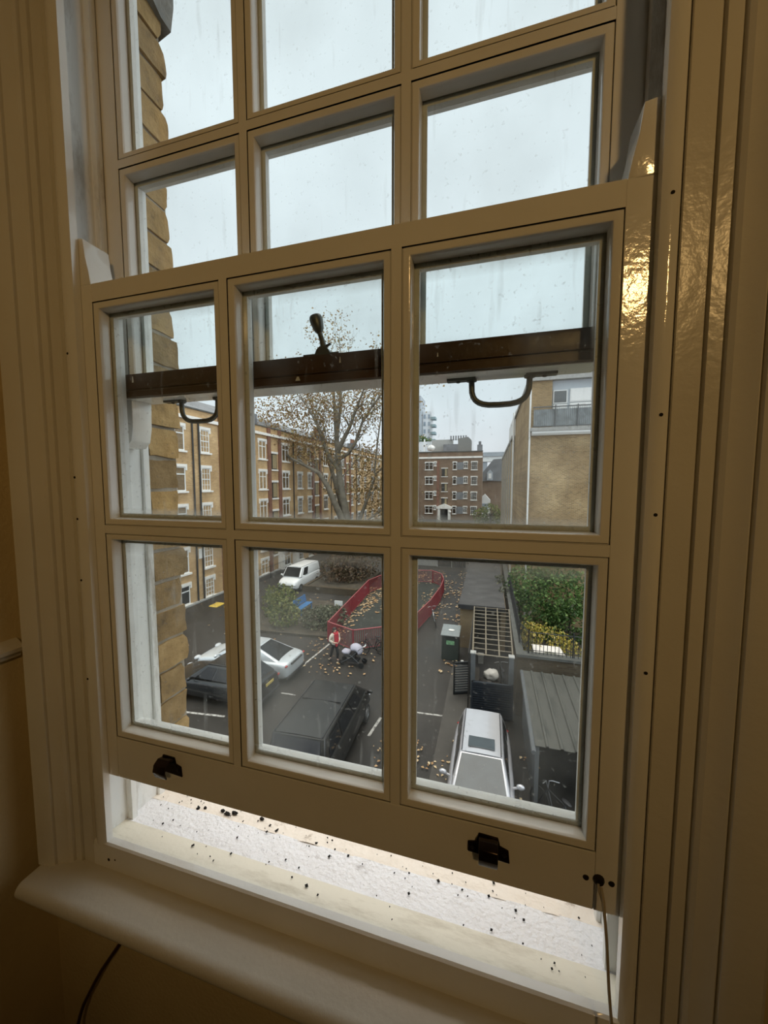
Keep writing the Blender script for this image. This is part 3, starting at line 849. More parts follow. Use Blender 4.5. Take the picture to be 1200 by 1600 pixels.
# ---- long terrace along the left of the yard; local x = world Y, local -y = world +X
LX = -20.5
lb = thing('mansion_block', 'long yellow brick mansion block along the left side of the yard', 'building', (LX, 0, 0), PI / 2)
part('wall', MB().box(15, 80, 0, 9, G, 5.45), YBX, lb)
part('cornice', MB().box(15, 80, -.22, .1, 4.66, 4.90), M['white_stone'], lb)
part('parapet_coping', MB().box(15, 80, -.10, .4, 5.45, 5.55), M['concrete'], lb)
part('roof', MB().prism([(.6, 5.4), (4.5, 7.4), (8.6, 5.4)], 'x', 15, 80), M['slate'], lb)
ROWZ = [4.12, 1.27, -1.52, -4.6, -7.2]
for zt in ROWZ:
    h = 1.7 if zt > -7 else 1.38
    for (y, w_, st) in ((20.62, .84, 'T'), (23.02, .9, 'S'), (26.6, .9, 'S'), (30.4, 1.15, 'T'), (34.5, 1.3, 'T'), (37.55, 1.0, 'Sp'), (39.9, .9, 'S'),
                        (44.4, 1.2, 'T'), (47.6, 1.0, 'S'), (50.4, 1.2, 'Tp'), (54.0, 1.0, 'S'), (57.2, 1.2, 'T'), (60.5, 1.0, 'S'), (64.5, 1.2, 'T'), (68.5, 1.0, 'S'), (72.5, 1.2, 'T')):
        facade_window(lb, y, zt, w_, h, st)
for y in (32.4, 41.75, 52.2):
    for zt in (3.05, .22, -2.65, -5.5):
        stair_opening(lb, y, zt, .95, 1.55, 0)
for y in (24.75, 31.45, 33.35, 40.75, 42.75, 51.2, 53.2):
    part('brick_pilaster', MB().box(y - .24, y + .24, -.14, .1, G, 5.45), M['red_brick'], lb)
for y in (21.75, 22.35, 36.05, 46.1, 56):
    part('drainpipe', MB().tube([(y, -.10, G), (y, -.10, 4.6)], .06, 8), M['black_iron'], lb)
part('notice_board', MB().box(22.0, 22.55, -.06, .02, -5.5, -4.75), M['white_frame'], lb)
for i, y in enumerate((30.0, 45.0, 58.0)):
    o = part('chimney_stack', MB().box(y - .9, y + .9, .8, 1.9, 5.3, 6.7), M['slate'], lb)
    for k in range(4):
        link('chimney_pot', MB().lathe([(.13, 0), (.16, .1), (.12, .2), (.11, .6), (.14, .65), (.12, .68)], 10, (y - .66 + .44 * k, 1.35, 6.7)).mesh('chimney_pot', M['red_brick']), o)
for y in (33.0, 35.9):
    part('porch_pier', MB().box(y - .22, y + .22, -.55, .05, G, G + 2.7), M['white_stone'], lb)
part('porch_roof', MB().box(32.6, 36.3, -.7, .05, G + 2.7, G + 3.0), M['white_stone'], lb)
# area railings in front of it
def railing(name, label, pts, h, z, step, cat='railing', m='black_iron', r=.011, post=1.8, group=None):
    p0 = Vector((*pts[0], z))
    t = thing(name, label, cat, tuple(p0), group=group)
    bars = MB(); rails = MB()
    for a, b in zip(pts[:-1], pts[1:]):
        a = Vector((*a, z)); b = Vector((*b, z)); L = (b - a).length
        for zz in (.12, h - .04):
            rails.tube([a + Vector((0, 0, zz)), b + Vector((0, 0, zz))], r * 1.5, 6)
        n = max(1, int(L / step))
        for i in range(n + 1):
            p = a.lerp(b, i / n)
            bars.tube([p, p + Vector((0, 0, h))], r, 5)
        np_ = max(1, int(L / post))
        for i in range(np_ + 1):
            p = a.lerp(b, i / np_)
            wpart('post', MB().tube([p, p + Vector((0, 0, h + .08))], r * 2.2, 8), M[m], t)
    wpart('rail', rails, M[m], t); wpart('bar', bars, M[m], t)
    return t
railing('area_railing', 'black area railing in front of the left mansion block', [(-19.3, 26.0), (-19.3, 33.0)], 1.15, G, .22, post=2.4)
solo('kerb', MB().box(-20.49, -20.2, 17, 33.2, G, G + .10), M['concrete_pale'], 'pale kerb along the foot of the left mansion block', 'kerb', (-19.8, 25, G))
solo('speed_hump', MB().prism([(-.5, 0), (-.4, .05), (.4, .05), (.5, 0)], 'x', -.35, .35), M['yellow_paint'], 'yellow plastic speed hump before the left mansion block', 'speed hump', (0, 0, 0)).location = (-18.6, 21.6, G)
solo('speed_hump', MB().prism([(-.5, 0), (-.4, .05), (.4, .05), (.5, 0)], 'x', -.35, .35), M['yellow_paint'], 'second yellow hump, half hidden by the glazing bar', 'speed hump', (0, 0, 0)).location = (-17.5, 21.8, G)

# ---- block across the end of the yard
fb = thing('brick_block', 'red brown four storey brick block closing the far end of the yard', 'building', (0, 91, 0))
part('wall', MB().box(-24, -1.62, 0, 6.5, G, 7.7), RB, fb)
part('cornice', MB().box(-24, -1.62, -.2, .1, 6.2, 6.62), M['white_stone'], fb)
part('parapet_coping', MB().box(-24.1, -1.5, -.15, .5, 7.7, 7.9), M['concrete'], fb)
for r_, zt in enumerate((5.25, 1.72, -1.95, -5.45)):
    facade_window(fb, -14.25, zt, 1.9, 1.75, 'P')
    facade_window(fb, -12.75, zt + .1, .55, .9, 'P')
    facade_window(fb, -8.05, zt, .85, 1.75, 'T')
    part('window_panel', MB().box(-7.55, -5.95, -.03, .05, zt - 1.75, zt), M['slate'], fb)
    facade_window(fb, -5.45, zt, .85, 1.5, 'Pp')
    facade_window(fb, -3.45, zt, 1.35, 1.85, 'Sp')
    facade_window(fb, -18.5, zt, 1.6, 1.75, 'P')
    facade_window(fb, -21.5, zt, 1.6, 1.75, 'Tp')
    part('red_panel', MB().box(-12.35, -11.75, -.10, .05, zt - 3.2, zt + .3), M['red_brick'], fb)
for zt in (3.75, .12, -3.45):
    stair_opening(fb, -10.45, zt, 1.4, 1.9)
dr = part('door_surround', MB().box(-12.0, -11.4, -.6, .05, G, -6.0).box(-9.5, -8.9, -.6, .05, G, -6.0)
          .prism([(-12.3, -6.0), (-8.6, -6.0), (-8.6, -5.5), (-10.45, -4.75), (-12.3, -5.5)], 'y', -.7, .05), M['white_stone'], fb)
part('doorway', MB().prism([(-11.4, G), (-9.5, G), (-9.5, -6.8)] + [(-10.45 + .95 * math.cos(a), -6.8 + .7 * math.sin(a)) for a in [PI * k / 8 for k in range(1, 8)]] + [(-11.4, -6.8)], 'y', -.04, .05), M['stair_dark'], dr)
part('door_lamp', MB().ico((-9.0, -.7, -6.7), (.3, .2, .3), 2), M['white_stone'], dr)
o = part('chimney_stack', MB().box(-2.9, -1.7, 1, 2.2, 7.7, 9.4).box(-2.6, -2.0, 1.3, 1.9, 9.4, 10.2), M['slate'], fb)
part('roof_box', MB().box(-11.2, -7.6, 3, 7, 7.7, 9.9), M['slate'], fb)
o = part('chimney_row', MB().prism([(-7.6, 7.7), (-4.4, 7.7), (-4.4, 10.8), (-5.2, 11.6), (-7.6, 11.2)], 'y', 3, 6), M['stone_grey'], fb)
for k in range(7):
    part('chimney_pot', MB().lathe([(.2, 0), (.24, .15), (.17, .3), (.17, 1.0), (.22, 1.1)], 8, (-9.5 + k * .62, 4.5, 11.0)), M['slate'], o)
part('roof_parapet', MB().box(-14.4, -9.2, 5, 8, 7.7, 11.3), M['concrete_pale'], fb)
part('water_tank', MB().ico((-14.2, 2.5, 9.0), (1.0, .8, .8), 2, .15, 2), M['white_frame'], fb)
part('roof_vent', MB().box(-16.0, -15.7, 2, 2.4, 7.7, 11.2).box(-16.4, -14.8, 2, 2.3, 9.4, 9.7), M['white_frame'], fb)

# ---- pale brick building at the right, stepped, with a roof terrace
rb = thing('terrace_building', 'pale yellow brick building at the right with a balcony on its upper floor', 'building', (0, 0, 0))
part('wall', MB().box(2.43, 30, 24, 38, G, 3.05), RBX, rb)
part('side_wall', MB().box(2.30, 9.5, 38.2, 73, G, 4.45), brick('pale side brick', 'Y', (.50, .38, .21), (.42, .30, .16), (.44, .36, .25), ms=.012), rb)
part('side_coping', MB().box(2.20, 9.6, 38.0, 73.1, 4.45, 4.75), M['concrete_pale'], rb)
for k in range(6):
    y = 41 + k * 5.2
    part('side_pier', MB().box(2.2, 2.32, y, y + .5, G, 4.45), M['concrete_pale'], rb)
part('upper_wall', MB().box(2.50, 3.78, 24.35, 38, 3.05, 6.35), RBX, rb)
part('upper_side', MB().box(2.55, 3.6, 38.2, 52, 4.75, 7.3), M['white_frame'], rb)
part('upper_cladding', MB().box(3.78, 30, 24.6, 37, 3.05, 6.32), M['panel_blue'], rb)
part('roof_edge', MB().box(2.40, 30.2, 24.2, 38.2, 6.32, 6.58), M['concrete_pale'], rb)
def bigwin(x0, x1, z0, z1, m):
    o = part('window', MB().box(x0, x1, 24.52, 24.62, z0, z1), M['white_frame'], rb)
    part('pane', MB().box(x0 + .06, x1 - .06, 24.50, 24.56, z0 + .06, z1 - .06), m, o)
bigwin(3.86, 4.66, 4.95, 5.75, M['dark_pane']); bigwin(3.86, 4.66, 3.4, 4.9, M['white_frame'])
bigwin(4.80, 6.0, 5.0, 5.8, M['white_frame']); bigwin(4.8, 6.0, 3.4, 4.95, M['white_frame']); bigwin(6.2, 7.6, 3.4, 5.8, M['dark_pane'])
part('ledge', MB().box(2.55, 30, 23.55, 24.3, 3.22, 3.42), M['concrete_pale'], rb)
part('ledge_gutter', MB().prism([(23.7, 2.98), (23.6, 3.1), (23.62, 3.22), (24.0, 3.22), (24.0, 2.98)], 'x', 2.62, 30), M['white_frame'], rb)
bars = MB()
for k in range(80):
    bars.box(2.7 + k * .1, 2.715 + k * .1, 23.7, 23.715, 3.42, 4.62)
bars.box(2.65, 30, 23.68, 23.73, 4.60, 4.66).box(2.65, 30, 23.68, 23.73, 3.48, 3.53)
part('balcony_rail', bars, M['iron_grey'], rb)
for x in (3.9, 5.1, 6.3):
    part('balcony_post', MB().box(x - .03, x + .03, 23.66, 23.74, 3.42, 4.72), M['iron_grey'], rb)
part('balcony_screen', MB().box(2.7, 30, 23.76, 23.78, 3.5, 4.5), mat('grey balcony screen', (.26, .29, .30), rough=.4, var=.3, scale=3), rb)
part('drainpipe', MB().tube([(2.52, 23.9, G), (2.52, 23.9, 6.3)], .055, 10), M['white_frame'], rb)
part('drainpipe', MB().tube([(2.36, 38.0, G), (2.36, 38.0, 6.9)], .10, 10), M['white_frame'], rb)

# ---- things far behind
def tower(name, label, x0, x1, y, z1, m, floors, wm, rows=1, balc=None, depth=14):
    t = thing(name, label, 'tower block', ((x0 + x1) / 2, y, G))
    wpart('wall', MB().box(x0, x1, y, y + depth, G, z1), M[m], t)
    fh = 4.0
    for k in range(floors):
        z = z1 - 2.6 - k * fh
        for j in range(rows):
            xa = x0 + (x1 - x0) * (j + .22) / rows; xb = x0 + (x1 - x0) * (j + .72) / rows
            wpart('window', MB().box(xa, xb, y - .1, y + .05, z - 1.2, z + 1.0), M[wm], t)
        if balc:
            wpart('balcony', MB().box(x1 - .3, x1 + balc, y - 1.2, y + 4, z - 1.9, z - .6), M['tower_teal'], t)
    return t
tower('tower', 'hazy blue grey tower at the left edge of the far skyline', -39.5, -36.4, 200, 47, 'tower_grey', 10, 'tower_dark', 1)
tower('tower', 'hazy white tower with teal balconies beside the blue grey tower', -36.2, -31.4, 205, 39.5, 'tower_white', 8, 'tower_dark', 2, 2.4)
t = thing('viaduct', 'white and grey railway viaduct behind the gap between the buildings', 'bridge', (0, 150, 5))
wpart('deck', MB().box(-6, 14, 150, 154, 8.6, 10.6), M['white_frame'], t)
wpart('parapet', MB().box(-6, 14, 149.6, 150, 10.6, 12.2), M['tower_grey'], t)
wpart('pier', MB().box(-3, -1, 150.5, 153.5, G, 8.6), M['tower_grey'], t)
wpart('pier', MB().box(6, 8, 150.5, 153.5, G, 8.6), M['tower_grey'], t)
t = thing('gabled_house', 'dark slate roofed house in the gap beside the far block', 'house', (1, 104, G))
wpart('wall', MB().box(-3.2, 5.5, 104, 112, G, 1.0), RB, t)
wpart('roof', MB().prism([(-3.6, .8), (1.0, 6.6), (5.9, 6.9), (5.9, .8)], 'y', 103.6, 112.4), M['slate'], t)
wpart('dormer', MB().prism([(-.6, 1.0), (.9, 1.0), (.9, 3.0), (.15, 3.9), (-.6, 3.0)], 'y', 102.8, 105), M['tower_grey'], t)
wpart('dormer_window', MB().box(-.2, .5, 102.7, 102.85, 1.5, 2.8), M['white_frame'], t)
wpart('lean_to', MB().prism([(-2.6, G), (.4, G), (.4, -4.2), (-1.0, -2.6), (-2.6, -4.0)], 'y', 99, 103), M['white_frame'], t)
wpart('lean_to_window', MB().box(-2.1, -.2, 98.9, 99.05, -7.2, -5.0), M['tower_dark'], t)

# ================================================================== PLANTS
def rvec(rad=1.0):
    while True:
        v = Vector((R.uniform(-1, 1), R.uniform(-1, 1), R.uniform(-1, 1)))
        if .02 < v.length < 1: return v
def leafcloud(mb, c, r, n, size, shell=.55, zmin=None, lump=.25, seed=0):
    c = Vector(c)
    for i in range(n):
        d = rvec().normalized()
        k = (shell + (1 - shell) * R.random() ** .6) * (1 + lump * mnoise.noise(d * 2.2 + Vector((seed, seed, 0))))
        p = c + Vector((d.x * r[0], d.y * r[1], d.z * r[2])) * k
        if zmin is not None and p.z < zmin: p.z = zmin + R.random() * .15
        leaf(mb, p, size * R.uniform(.6, 1.3))
def leaf(mb, p, s):
    a = rvec().normalized(); b = a.orthogonal().normalized()
    b = (Matrix.Rotation(R.uniform(0, 6.28), 3, a) @ b)
    n = a.cross(b) * s * .25
    mb.add([p - a * s * .6, p + b * s * .42 + n, p + a * s * .6, p - b * s * .42 + n], [(0, 1, 2), (0, 2, 3)])
def shrub(name, label, cat, balls, m, n, size, ground, group=None, stems=5):
    c0 = balls[0][0]
    t = thing(name, label, cat, (c0[0], c0[1], ground), group=group)
    mb = MB()
    tot = sum(b[1][0] * b[1][1] for b in balls)
    core = MB()
    for i, (c, r) in enumerate(balls):
        leafcloud(mb, c, r, int(n * r[0] * r[1] / tot), size, .62, ground + .02, .35, i * 7 + n)
    wpart('foliage', mb, M[m], t)
    st = MB()
    for k in range(stems):
        c, r = R.choice(balls)
        a = R.uniform(0, 6.28)
        tip = Vector(c) + Vector((math.cos(a) * r[0] * .6, math.sin(a) * r[1] * .6, R.uniform(-.2, .6) * r[2]))
        b = Vector((c[0] + R.uniform(-.2, .2) * r[0], c[1] + R.uniform(-.2, .2) * r[1], ground))
        st.tube([b, b.lerp(tip, .5) + Vector((0, 0, .1)), tip], [.04, .028, .012], 6)
    wpart('stem', st, M['twig'], t)
    return t
shrub('green_shrub', 'bright olive green shrub in the bed left of the blue bench', 'shrub',
      [((-11.7, 19.2, G + .75), (1.1, .9, .85)), ((-12.9, 20.8, G + .8), (1.15, 1.1, .9)), ((-14.0, 22.4, G + .8), (1.2, 1.1, .9))], 'olive', 1500, .17, G + .15)
shrub('grey_shrub', 'grey green shrub with pale tips against the red fence', 'shrub',
      [((-9.6, 19.6, G + .6), (1.15, 1.0, .75)), ((-8.75, 20.1, G + .65), (.7, .9, .7)), ((-9.5, 20.9, G + .5), (.8, .8, .5))], 'greygreen', 1300, .15, G + .1)
shrub('russet_shrub', 'large russet and dark green shrub in front of the white van', 'shrub',
      [((-12.4, 28.9, G + 1.4), (1.45, 1.6, 1.3)), ((-11.0, 29.3, G + 1.5), (1.6, 1.6, 1.4)), ((-10.6, 31.5, G + 1.9), (1.5, 1.6, 1.7)), ((-12.5, 31.0, G + 1.6), (1.6, 1.5, 1.4))], 'russet', 2600, .2, G + .45, stems=9)
shrub('garden_tree', 'leafy bright green small tree beyond the railings at the right', 'tree',
      [((3.7, 21.9, G + 2.4), (2.0, 1.5, 1.6)), ((2.5, 22.6, G + 2.9), (1.2, 1.3, 1.2)), ((4.6, 22.2, G + 2.6), (1.7, 1.4, 1.5)), ((3.0, 21.6, G + 1.2), (1.6, 1.1, 1.1)), ((4.6, 21.4, G + 1.2), (1.3, 1.1, 1.2))], 'green', 4200, .17, G, stems=8)
shrub('variegated_shrub', 'domed variegated gold and green shrub behind the black railing', 'shrub',
      [((3.1, 19.2, G + .85), (1.3, .9, .85)), ((2.3, 19.4, G + 1.0), (.8, .8, .8)), ((3.9, 19.0, G + .6), (.8, .7, .6))], 'gold', 1300, .12, G)
shrub('yellow_shrub', 'small bright yellow shrub at the far right of the railing', 'shrub',
      [((4.6, 17.2, G + .75), (.7, .7, .6)), ((5.2, 17.4, G + .7), (.7, .7, .6))], 'gold', 420, .12, G)
shrub('wall_creeper', 'pale leafed creeper on the end of the flat bin store roof', 'creeper',
      [((1.18, 22.5, G + 2.3), (.35, 1.0, .4)), ((1.0, 24.8, G + 2.4), (.3, .9, .35))], 'greygreen', 260, .13, G + 1.2, stems=3)
shrub('distant_shrub', 'rounded green shrub far off in the gap by the far block', 'shrub',
      [((-1.6, 84, G + 1.7), (1.9, 1.6, 1.9)), ((.3, 85, G + 2.2), (2.2, 1.6, 2.2)), ((2.6, 84, G + 1.6), (1.6, 1.4, 1.6))], 'olive', 800, .42, G)
shrub('rooftop_shrub', 'dark green shrub on the roof behind the far block', 'shrub', [((-31.0, 170, 20.6), (2.6, 2, 1.6)), ((-28, 170, 20.0), (2.2, 2, 1.0))], 'green', 260, .7, 19.0)
struct_r = solo('flat_roof', MB().box(-40, -22, 168, 180, G, 19.0), M['tower_white'], 'low pale rooftop block seen above the far brick block', 'building', (-31, 168, G))
# dark little palm in front of the far shrub
t = thing('dark_palm', 'small dark palm before the far green shrub', 'palm', (.5, 78, G))
wpart('trunk', MB().tube([(.5, 78, G), (.5, 78, G + 2.0)], [.22, .18], 8), M['twig'], t)
mb = MB()
for k in range(60):
    a = R.uniform(0, 6.28); e_ = R.uniform(-.5, 1.1)
    d = Vector((math.cos(a) * math.cos(e_), math.sin(a) * math.cos(e_), math.sin(e_)))
    p = Vector((.5, 78, G + 2.3)); s_ = d.orthogonal().normalized() * .07
    q = p + d * R.uniform(.8, 1.2)
    mb.add([p - s_, p + s_, q], [(0, 1, 2)])
wpart('fronds', mb, M['twig'], t)

# ---- the big plane tree
TY = 38.0
tr = thing('plane_tree', 'tall plane tree with forking trunks and thin brown autumn leaves', 'tree', (-14.6, TY, G))
CX, CY, CZ_ = 0.28369, -0.54243, 0.08788
cr_, sr_ = math.cos(.277535), math.sin(.277535)
def at(u, v, y):
    """a point of the tree laid out at depth y from its bearing"""
    a, b = (u - 600) / 581.254, -(v - 800) / 581.254
    rx = 1.494908
    d = Vector((a, b * math.cos(rx) + math.sin(rx), b * math.sin(rx) - math.cos(rx)))
    d = Vector((d.x * cr_ - d.y * sr_, d.x * sr_ + d.y * cr_, d.z))
    t_ = (y - CY) / d.y
    return Vector((CX + d.x * t_, y, CZ_ + d.z * t_))
limbs = [  # trunks and main limbs: points (bearing), depth offsets, radii
 ([(548, 885, 0), (546, 835, 0), (540, 800, 0), (531, 750, 0), (527, 700, .2), (524, 650, .6), (520, 600, 1.2), (516, 555, 1.8)], [.62, .55, .42, .37, .30, .22, .15, .07]),
 ([(543, 830, -.1), (527, 795, -.6), (512, 760, -1.2), (497, 738, -1.8), (478, 728, -2.4), (455, 716, -3.0), (432, 700, -3.6)], [.42, .36, .30, .22, .16, .10, .05]),
 ([(542, 815, .3), (528, 770, .9), (520, 740, 1.5), (512, 715, 2.0), (503, 680, 2.6), (490, 645, 3.2), (478, 610, 3.8)], [.34, .28, .24, .20, .16, .11, .06]),
 ([(530, 735, 0), (515, 715, -.6), (505, 690, -1.0), (494, 660, -1.6), (480, 635, -2.0), (462, 605, -2.6)], [.26, .21, .17, .12, .08, .04]),
 ([(528, 705, 0), (535, 690, -.5), (546, 668, -1.0), (556, 640, -1.5), (566, 615, -2.0), (575, 585, -2.6)], [.28, .24, .20, .15, .10, .05]),
 ([(532, 716, 0), (545, 708, -.4), (556, 690, -.8), (566, 660, -1.2), (580, 638, -1.8), (598, 612, -2.4), (612, 585, -3)], [.22, .20, .17, .13, .10, .07, .03]),
 ([(566, 655, -1.2), (582, 643, -1), (600, 630, -.8), (625, 612, -.5)], [.09, .07, .05, .03]),
 ([(526, 690, .2), (530, 655, 0), (532, 620, -.3), (534, 570, -.5), (530, 530, -.6)], [.2, .17, .13, .08, .04]),
 ([(585, 740, 1), (590, 690, 1), (596, 645, .8), (602, 600, .5)], [.11, .09, .06, .03]),
 ([(555, 830, 1), (572, 785, 1.5), (588, 740, 2.0), (606, 722, 2.5), (625, 700, 3)], [.25, .18, .12, .08, .04]),
 ([(556, 835, .5), (575, 812, .6), (592, 800, .8), (612, 790, 1)], [.16, .11, .08, .04]),
]
tips = []
wood = MB(); twigs = MB()
for k, (pts, rad) in enumerate(limbs):
    P = [at(u, v, TY + dy) for u, v, dy in pts]
    if k == 0: P[0].z = G
    mbk = MB().tube(P, rad, 10)
    wpart('trunk' if k < 3 else 'limb', mbk, M['bark'], tr, smooth=1)
    for i in range(1, len(P)):
        if i >= 2 or k > 2:
            tips.append((P[i], P[i] - P[i - 1], rad[i]))
def grow(p, d, r, depth):
    d = d.normalized()
    L = R.uniform(1.1, 2.0) * (1 if depth > 1 else .7)
    q = p + d * L * .5 + rvec() * .15
    e_ = p + (d + rvec() * .35).normalized() * L
    twigs.tube([p, q, e_], [r, r * .75, r * .45], 5)
    if depth <= 1: ends.append(e_)
    if depth > 0:
        for _ in range(2 if depth > 1 else 3):
            grow(e_, d + rvec() * .9 + Vector((0, 0, .22)), r * .5, depth - 1)
ends = []
for p, d, r in tips:
    for _ in range(2):
        grow(p, d.normalized() + rvec() * .9 + Vector((0, 0, .15)), min(.085, r * .55), 2)
wpart('branch', twigs, M['bark'], tr)
mb = MB()
for e_ in ends:
    zfac = 1.0
    for _ in range(R.choice([3, 5, 8, 11])):
        p = e_ + rvec() * 1.0
        if p.z > 10.5 and R.random() < .55: continue
        leaf(mb, p, R.uniform(.14, .25))
for (u, v, dy, r, n) in ((430, 640, -2, 2.4, 260), (455, 625, -1, 2.6, 330), (480, 640, 0, 2.4, 330), (505, 630, 0, 2.4, 300), (560, 625, 0, 2.4, 330), (585, 625, -1, 2.2, 260),
                         (450, 670, -3, 2.2, 240), (475, 690, -2, 2.2, 260), (495, 705, -1, 1.8, 170), (520, 670, 1, 2.0, 130), (570, 720, 2, 2.0, 230), (590, 715, 2, 2.2, 260), (560, 760, 2, 1.7, 170), (585, 770, 2.5, 2.2, 300),
                         (595, 800, 2, 1.8, 220), (430, 690, -3.5, 1.6, 110), (500, 520, 0, 1.8, 90), (530, 535, -.5, 1.8, 70), (410, 660, -3.5, 1.6, 90)):
    c = at(u, v, TY + dy)
    for _ in range(int(n * 1.6)):
        p = c + rvec() * r
        leaf(mb, p, R.uniform(.14, .27))
wpart('foliage', mb, M['autumn'], tr)
print('tree ends', len(ends), 'leaves', len(mb.f) // 2)

# beds
solo('planting_bed', MB().prism([(-13.4, 18.0), (-8.35, 18.3), (-8.9, 22.0), (-10.8, 24.2), (-15.6, 24.2)], 'z', G, G + .14), M['soil'], 'dark soil bed below the shrubs left of the red fence', 'planting bed', (-11, 20, G))
t = thing('raised_bed', 'raised bed with low brown wall behind the blue bench', 'planting bed', (-12, 26.6, G))
wpart('wall', MB().box(-14.3, -9.6, 26.3, 26.6, G, G + .5).box(-14.3, -14.05, 26.6, 33, G, G + .5), DB, t)
wpart('soil', MB().box(-14.05, -9.6, 26.6, 33, G, G + .42), M['soil'], t)

# ================================================================== RED FENCE ROUND THE PLAY SPACE
FP = [(-8.18, 17.95), (-6.55, 16.95), (-5.35, 17.5), (-4.3, 18.9), (-3.62, 20.6), (-3.05, 22.9), (-2.85, 25.4), (-3.0, 28.2), (-3.55, 30.4), (-4.7, 31.6), (-6.6, 31.7), (-8.6, 30.6), (-9.5, 28.6), (-9.25, 24.6), (-8.75, 21.2)]
def solve(u, v, z):
    a, b = (u - 600) / 581.254, -(v - 800) / 581.254
    rx = 1.494908
    d = Vector((a, b * math.cos(rx) + math.sin(rx), b * math.sin(rx) - math.cos(rx)))
    d = Vector((d.x * cr_ - d.y * sr_, d.x * sr_ + d.y * cr_, d.z))
    t_ = (z - CZ_) / d.z
    return (CX + d.x * t_, CY + d.y * t_)
FP = [solve(u, v, G) for u, v in ((513, 1002), (552, 1017), (598, 1011), (626, 1002), (652, 986), (672, 964), (688, 940), (693, 926), (690, 917), (676, 911), (652, 910), (622, 912), (600, 917), (576, 928), (547, 962))]
t = thing('red_fence', 'dull red bar fence curving round the play space', 'fence', (*FP[0], G))
FH = 1.12
for i in range(len(FP)):
    a = Vector((*FP[i], G)); b = Vector((*FP[(i + 1) % len(FP)], G))
    wpart('post', MB().box(a.x - .035, a.x + .035, a.y - .035, a.y + .035, G, G + FH + .03), M['red_paint'], t)
    pan = MB()
    n = int((b - a).length / .105)
    for k in range(1, n):
        p = a.lerp(b, k / n)
        pan.box(p.x - .012, p.x + .012, p.y - .012, p.y + .012, G + .1, G + FH - .02)
    pan.tube([a + Vector((0, 0, .1)), b + Vector((0, 0, .1))], .022, 6)
    wpart('fence_panel', pan, M['red_paint'], t)
    wpart('top_rail', MB().tube([a + Vector((0, 0, FH)), b + Vector((0, 0, FH))], .032, 8), M['red_rail'], t)
struct('ground_play', MB().prism(FP, 'z', G, G + .02), M['playfloor'], label='dark soft floor of the fenced play space')
solo('fence_notice', MB().box(-.28, .28, -.02, .02, 0, .42), M['plate_white'], 'pale notice fixed on the left side of the red fence', 'sign', (0, 0, 0)).location = (-9.12, 21.6, G + .72)
# panel fence beyond
for k, (x0, x1, m, lab) in enumerate(((-7.2, -4.95, 'concrete_pale', 'pale grey panel left of the dark panels beyond the red fence'), (-4.9, -3.5, 'dark_blue', 'dark panel with white edge beyond the red fence'), (-3.4, -2.0, 'dark_blue', 'dark panel nearest the bin store beyond the red fence'))):
    tt = thing('fence_panel_board', lab, 'fence panel', ((x0 + x1) / 2, 38.5, G), group='panels beyond the play space')
    mb = MB()
    nb = int((x1 - x0) / .14)
    for j in range(nb):
        xa = x0 + (x1 - x0) * j / nb
        mb.box(xa, xa + .12, 38.5, 38.54, G + .05, G + 1.55)
    wpart('boards', mb, M[m], tt)
    wpart('post', MB().box(x0 - .07, x0, 38.48, 38.56, G, G + 1.65), M['concrete_pale'], tt)

# fallen leaves
mb = MB()
def litter(n, x0, x1, y0, y1, s, dens=None):
    for _ in range(n):
        x, y = R.uniform(x0, x1), R.uniform(y0, y1)
        if dens and mnoise.noise(Vector((x * .5, y * .5, 3))) < dens: continue
        a = R.uniform(0, 6.28); s_ = s * R.uniform(.6, 1.5)
        c, d = math.cos(a) * s_, math.sin(a) * s_
        z = G + .05
        mb.add([(x - c, y - d, z), (x + d * .7, y - c * .7, z + .02), (x + c, y + d, z + .01), (x - d * .7, y + c * .7, z + .025)], [(0, 1, 2), (0, 2, 3)])
litter(900, -9.6, -1.6, 23, 37, .085, -.12)
litter(360, -9.3, -7.6, 18, 29, .09)
litter(130, -1.9, -1.0, 16, 30, .07)
litter(110, -9.5, -5.0, 14.5, 18.5, .06, .0)
litter(70, -20, -9, 13, 28, .08)
litter(260, -3.3, .0, 7.5, 11.5, .05, -.05)
litter(90, -1.0, 2.0, 6.5, 12, .05)
solo('fallen_leaves', mb, M['litter'], 'dry brown leaves scattered on the asphalt and the play space', 'leaves', (-5, 20, G), kind='stuff')

# blue bench
t = thing('bench', 'blue slatted bench standing on the dark bed among the shrubs', 'bench', (-11.8, 21.6, G + .14), rz=PI / 2)
for k in range(4): part('seat_slat', MB().box(-.85, .85, -.02 - k * .115, .075 - k * .115, .43, .465), M['blue_bench'], t)
for k in range(4): part('back_slat', MB().box(-.85, .85, .10 + k * .03, .13 + k * .03, .52 + k * .115, .61 + k * .115), M['blue_bench'], t)
for x in (-.7, .7):
    part('bench_frame', MB().box(x - .03, x + .03, -.38, -.32, 0, .43).box(x - .03, x + .03, .06, .12, 0, .5).box(x - .03, x + .03, -.38, .12, .39, .43).prism([(.06, .4), (.12, .4), (.25, .98), (.20, .98)], 'x', x - .03, x + .03), M['blue_bench'], t)

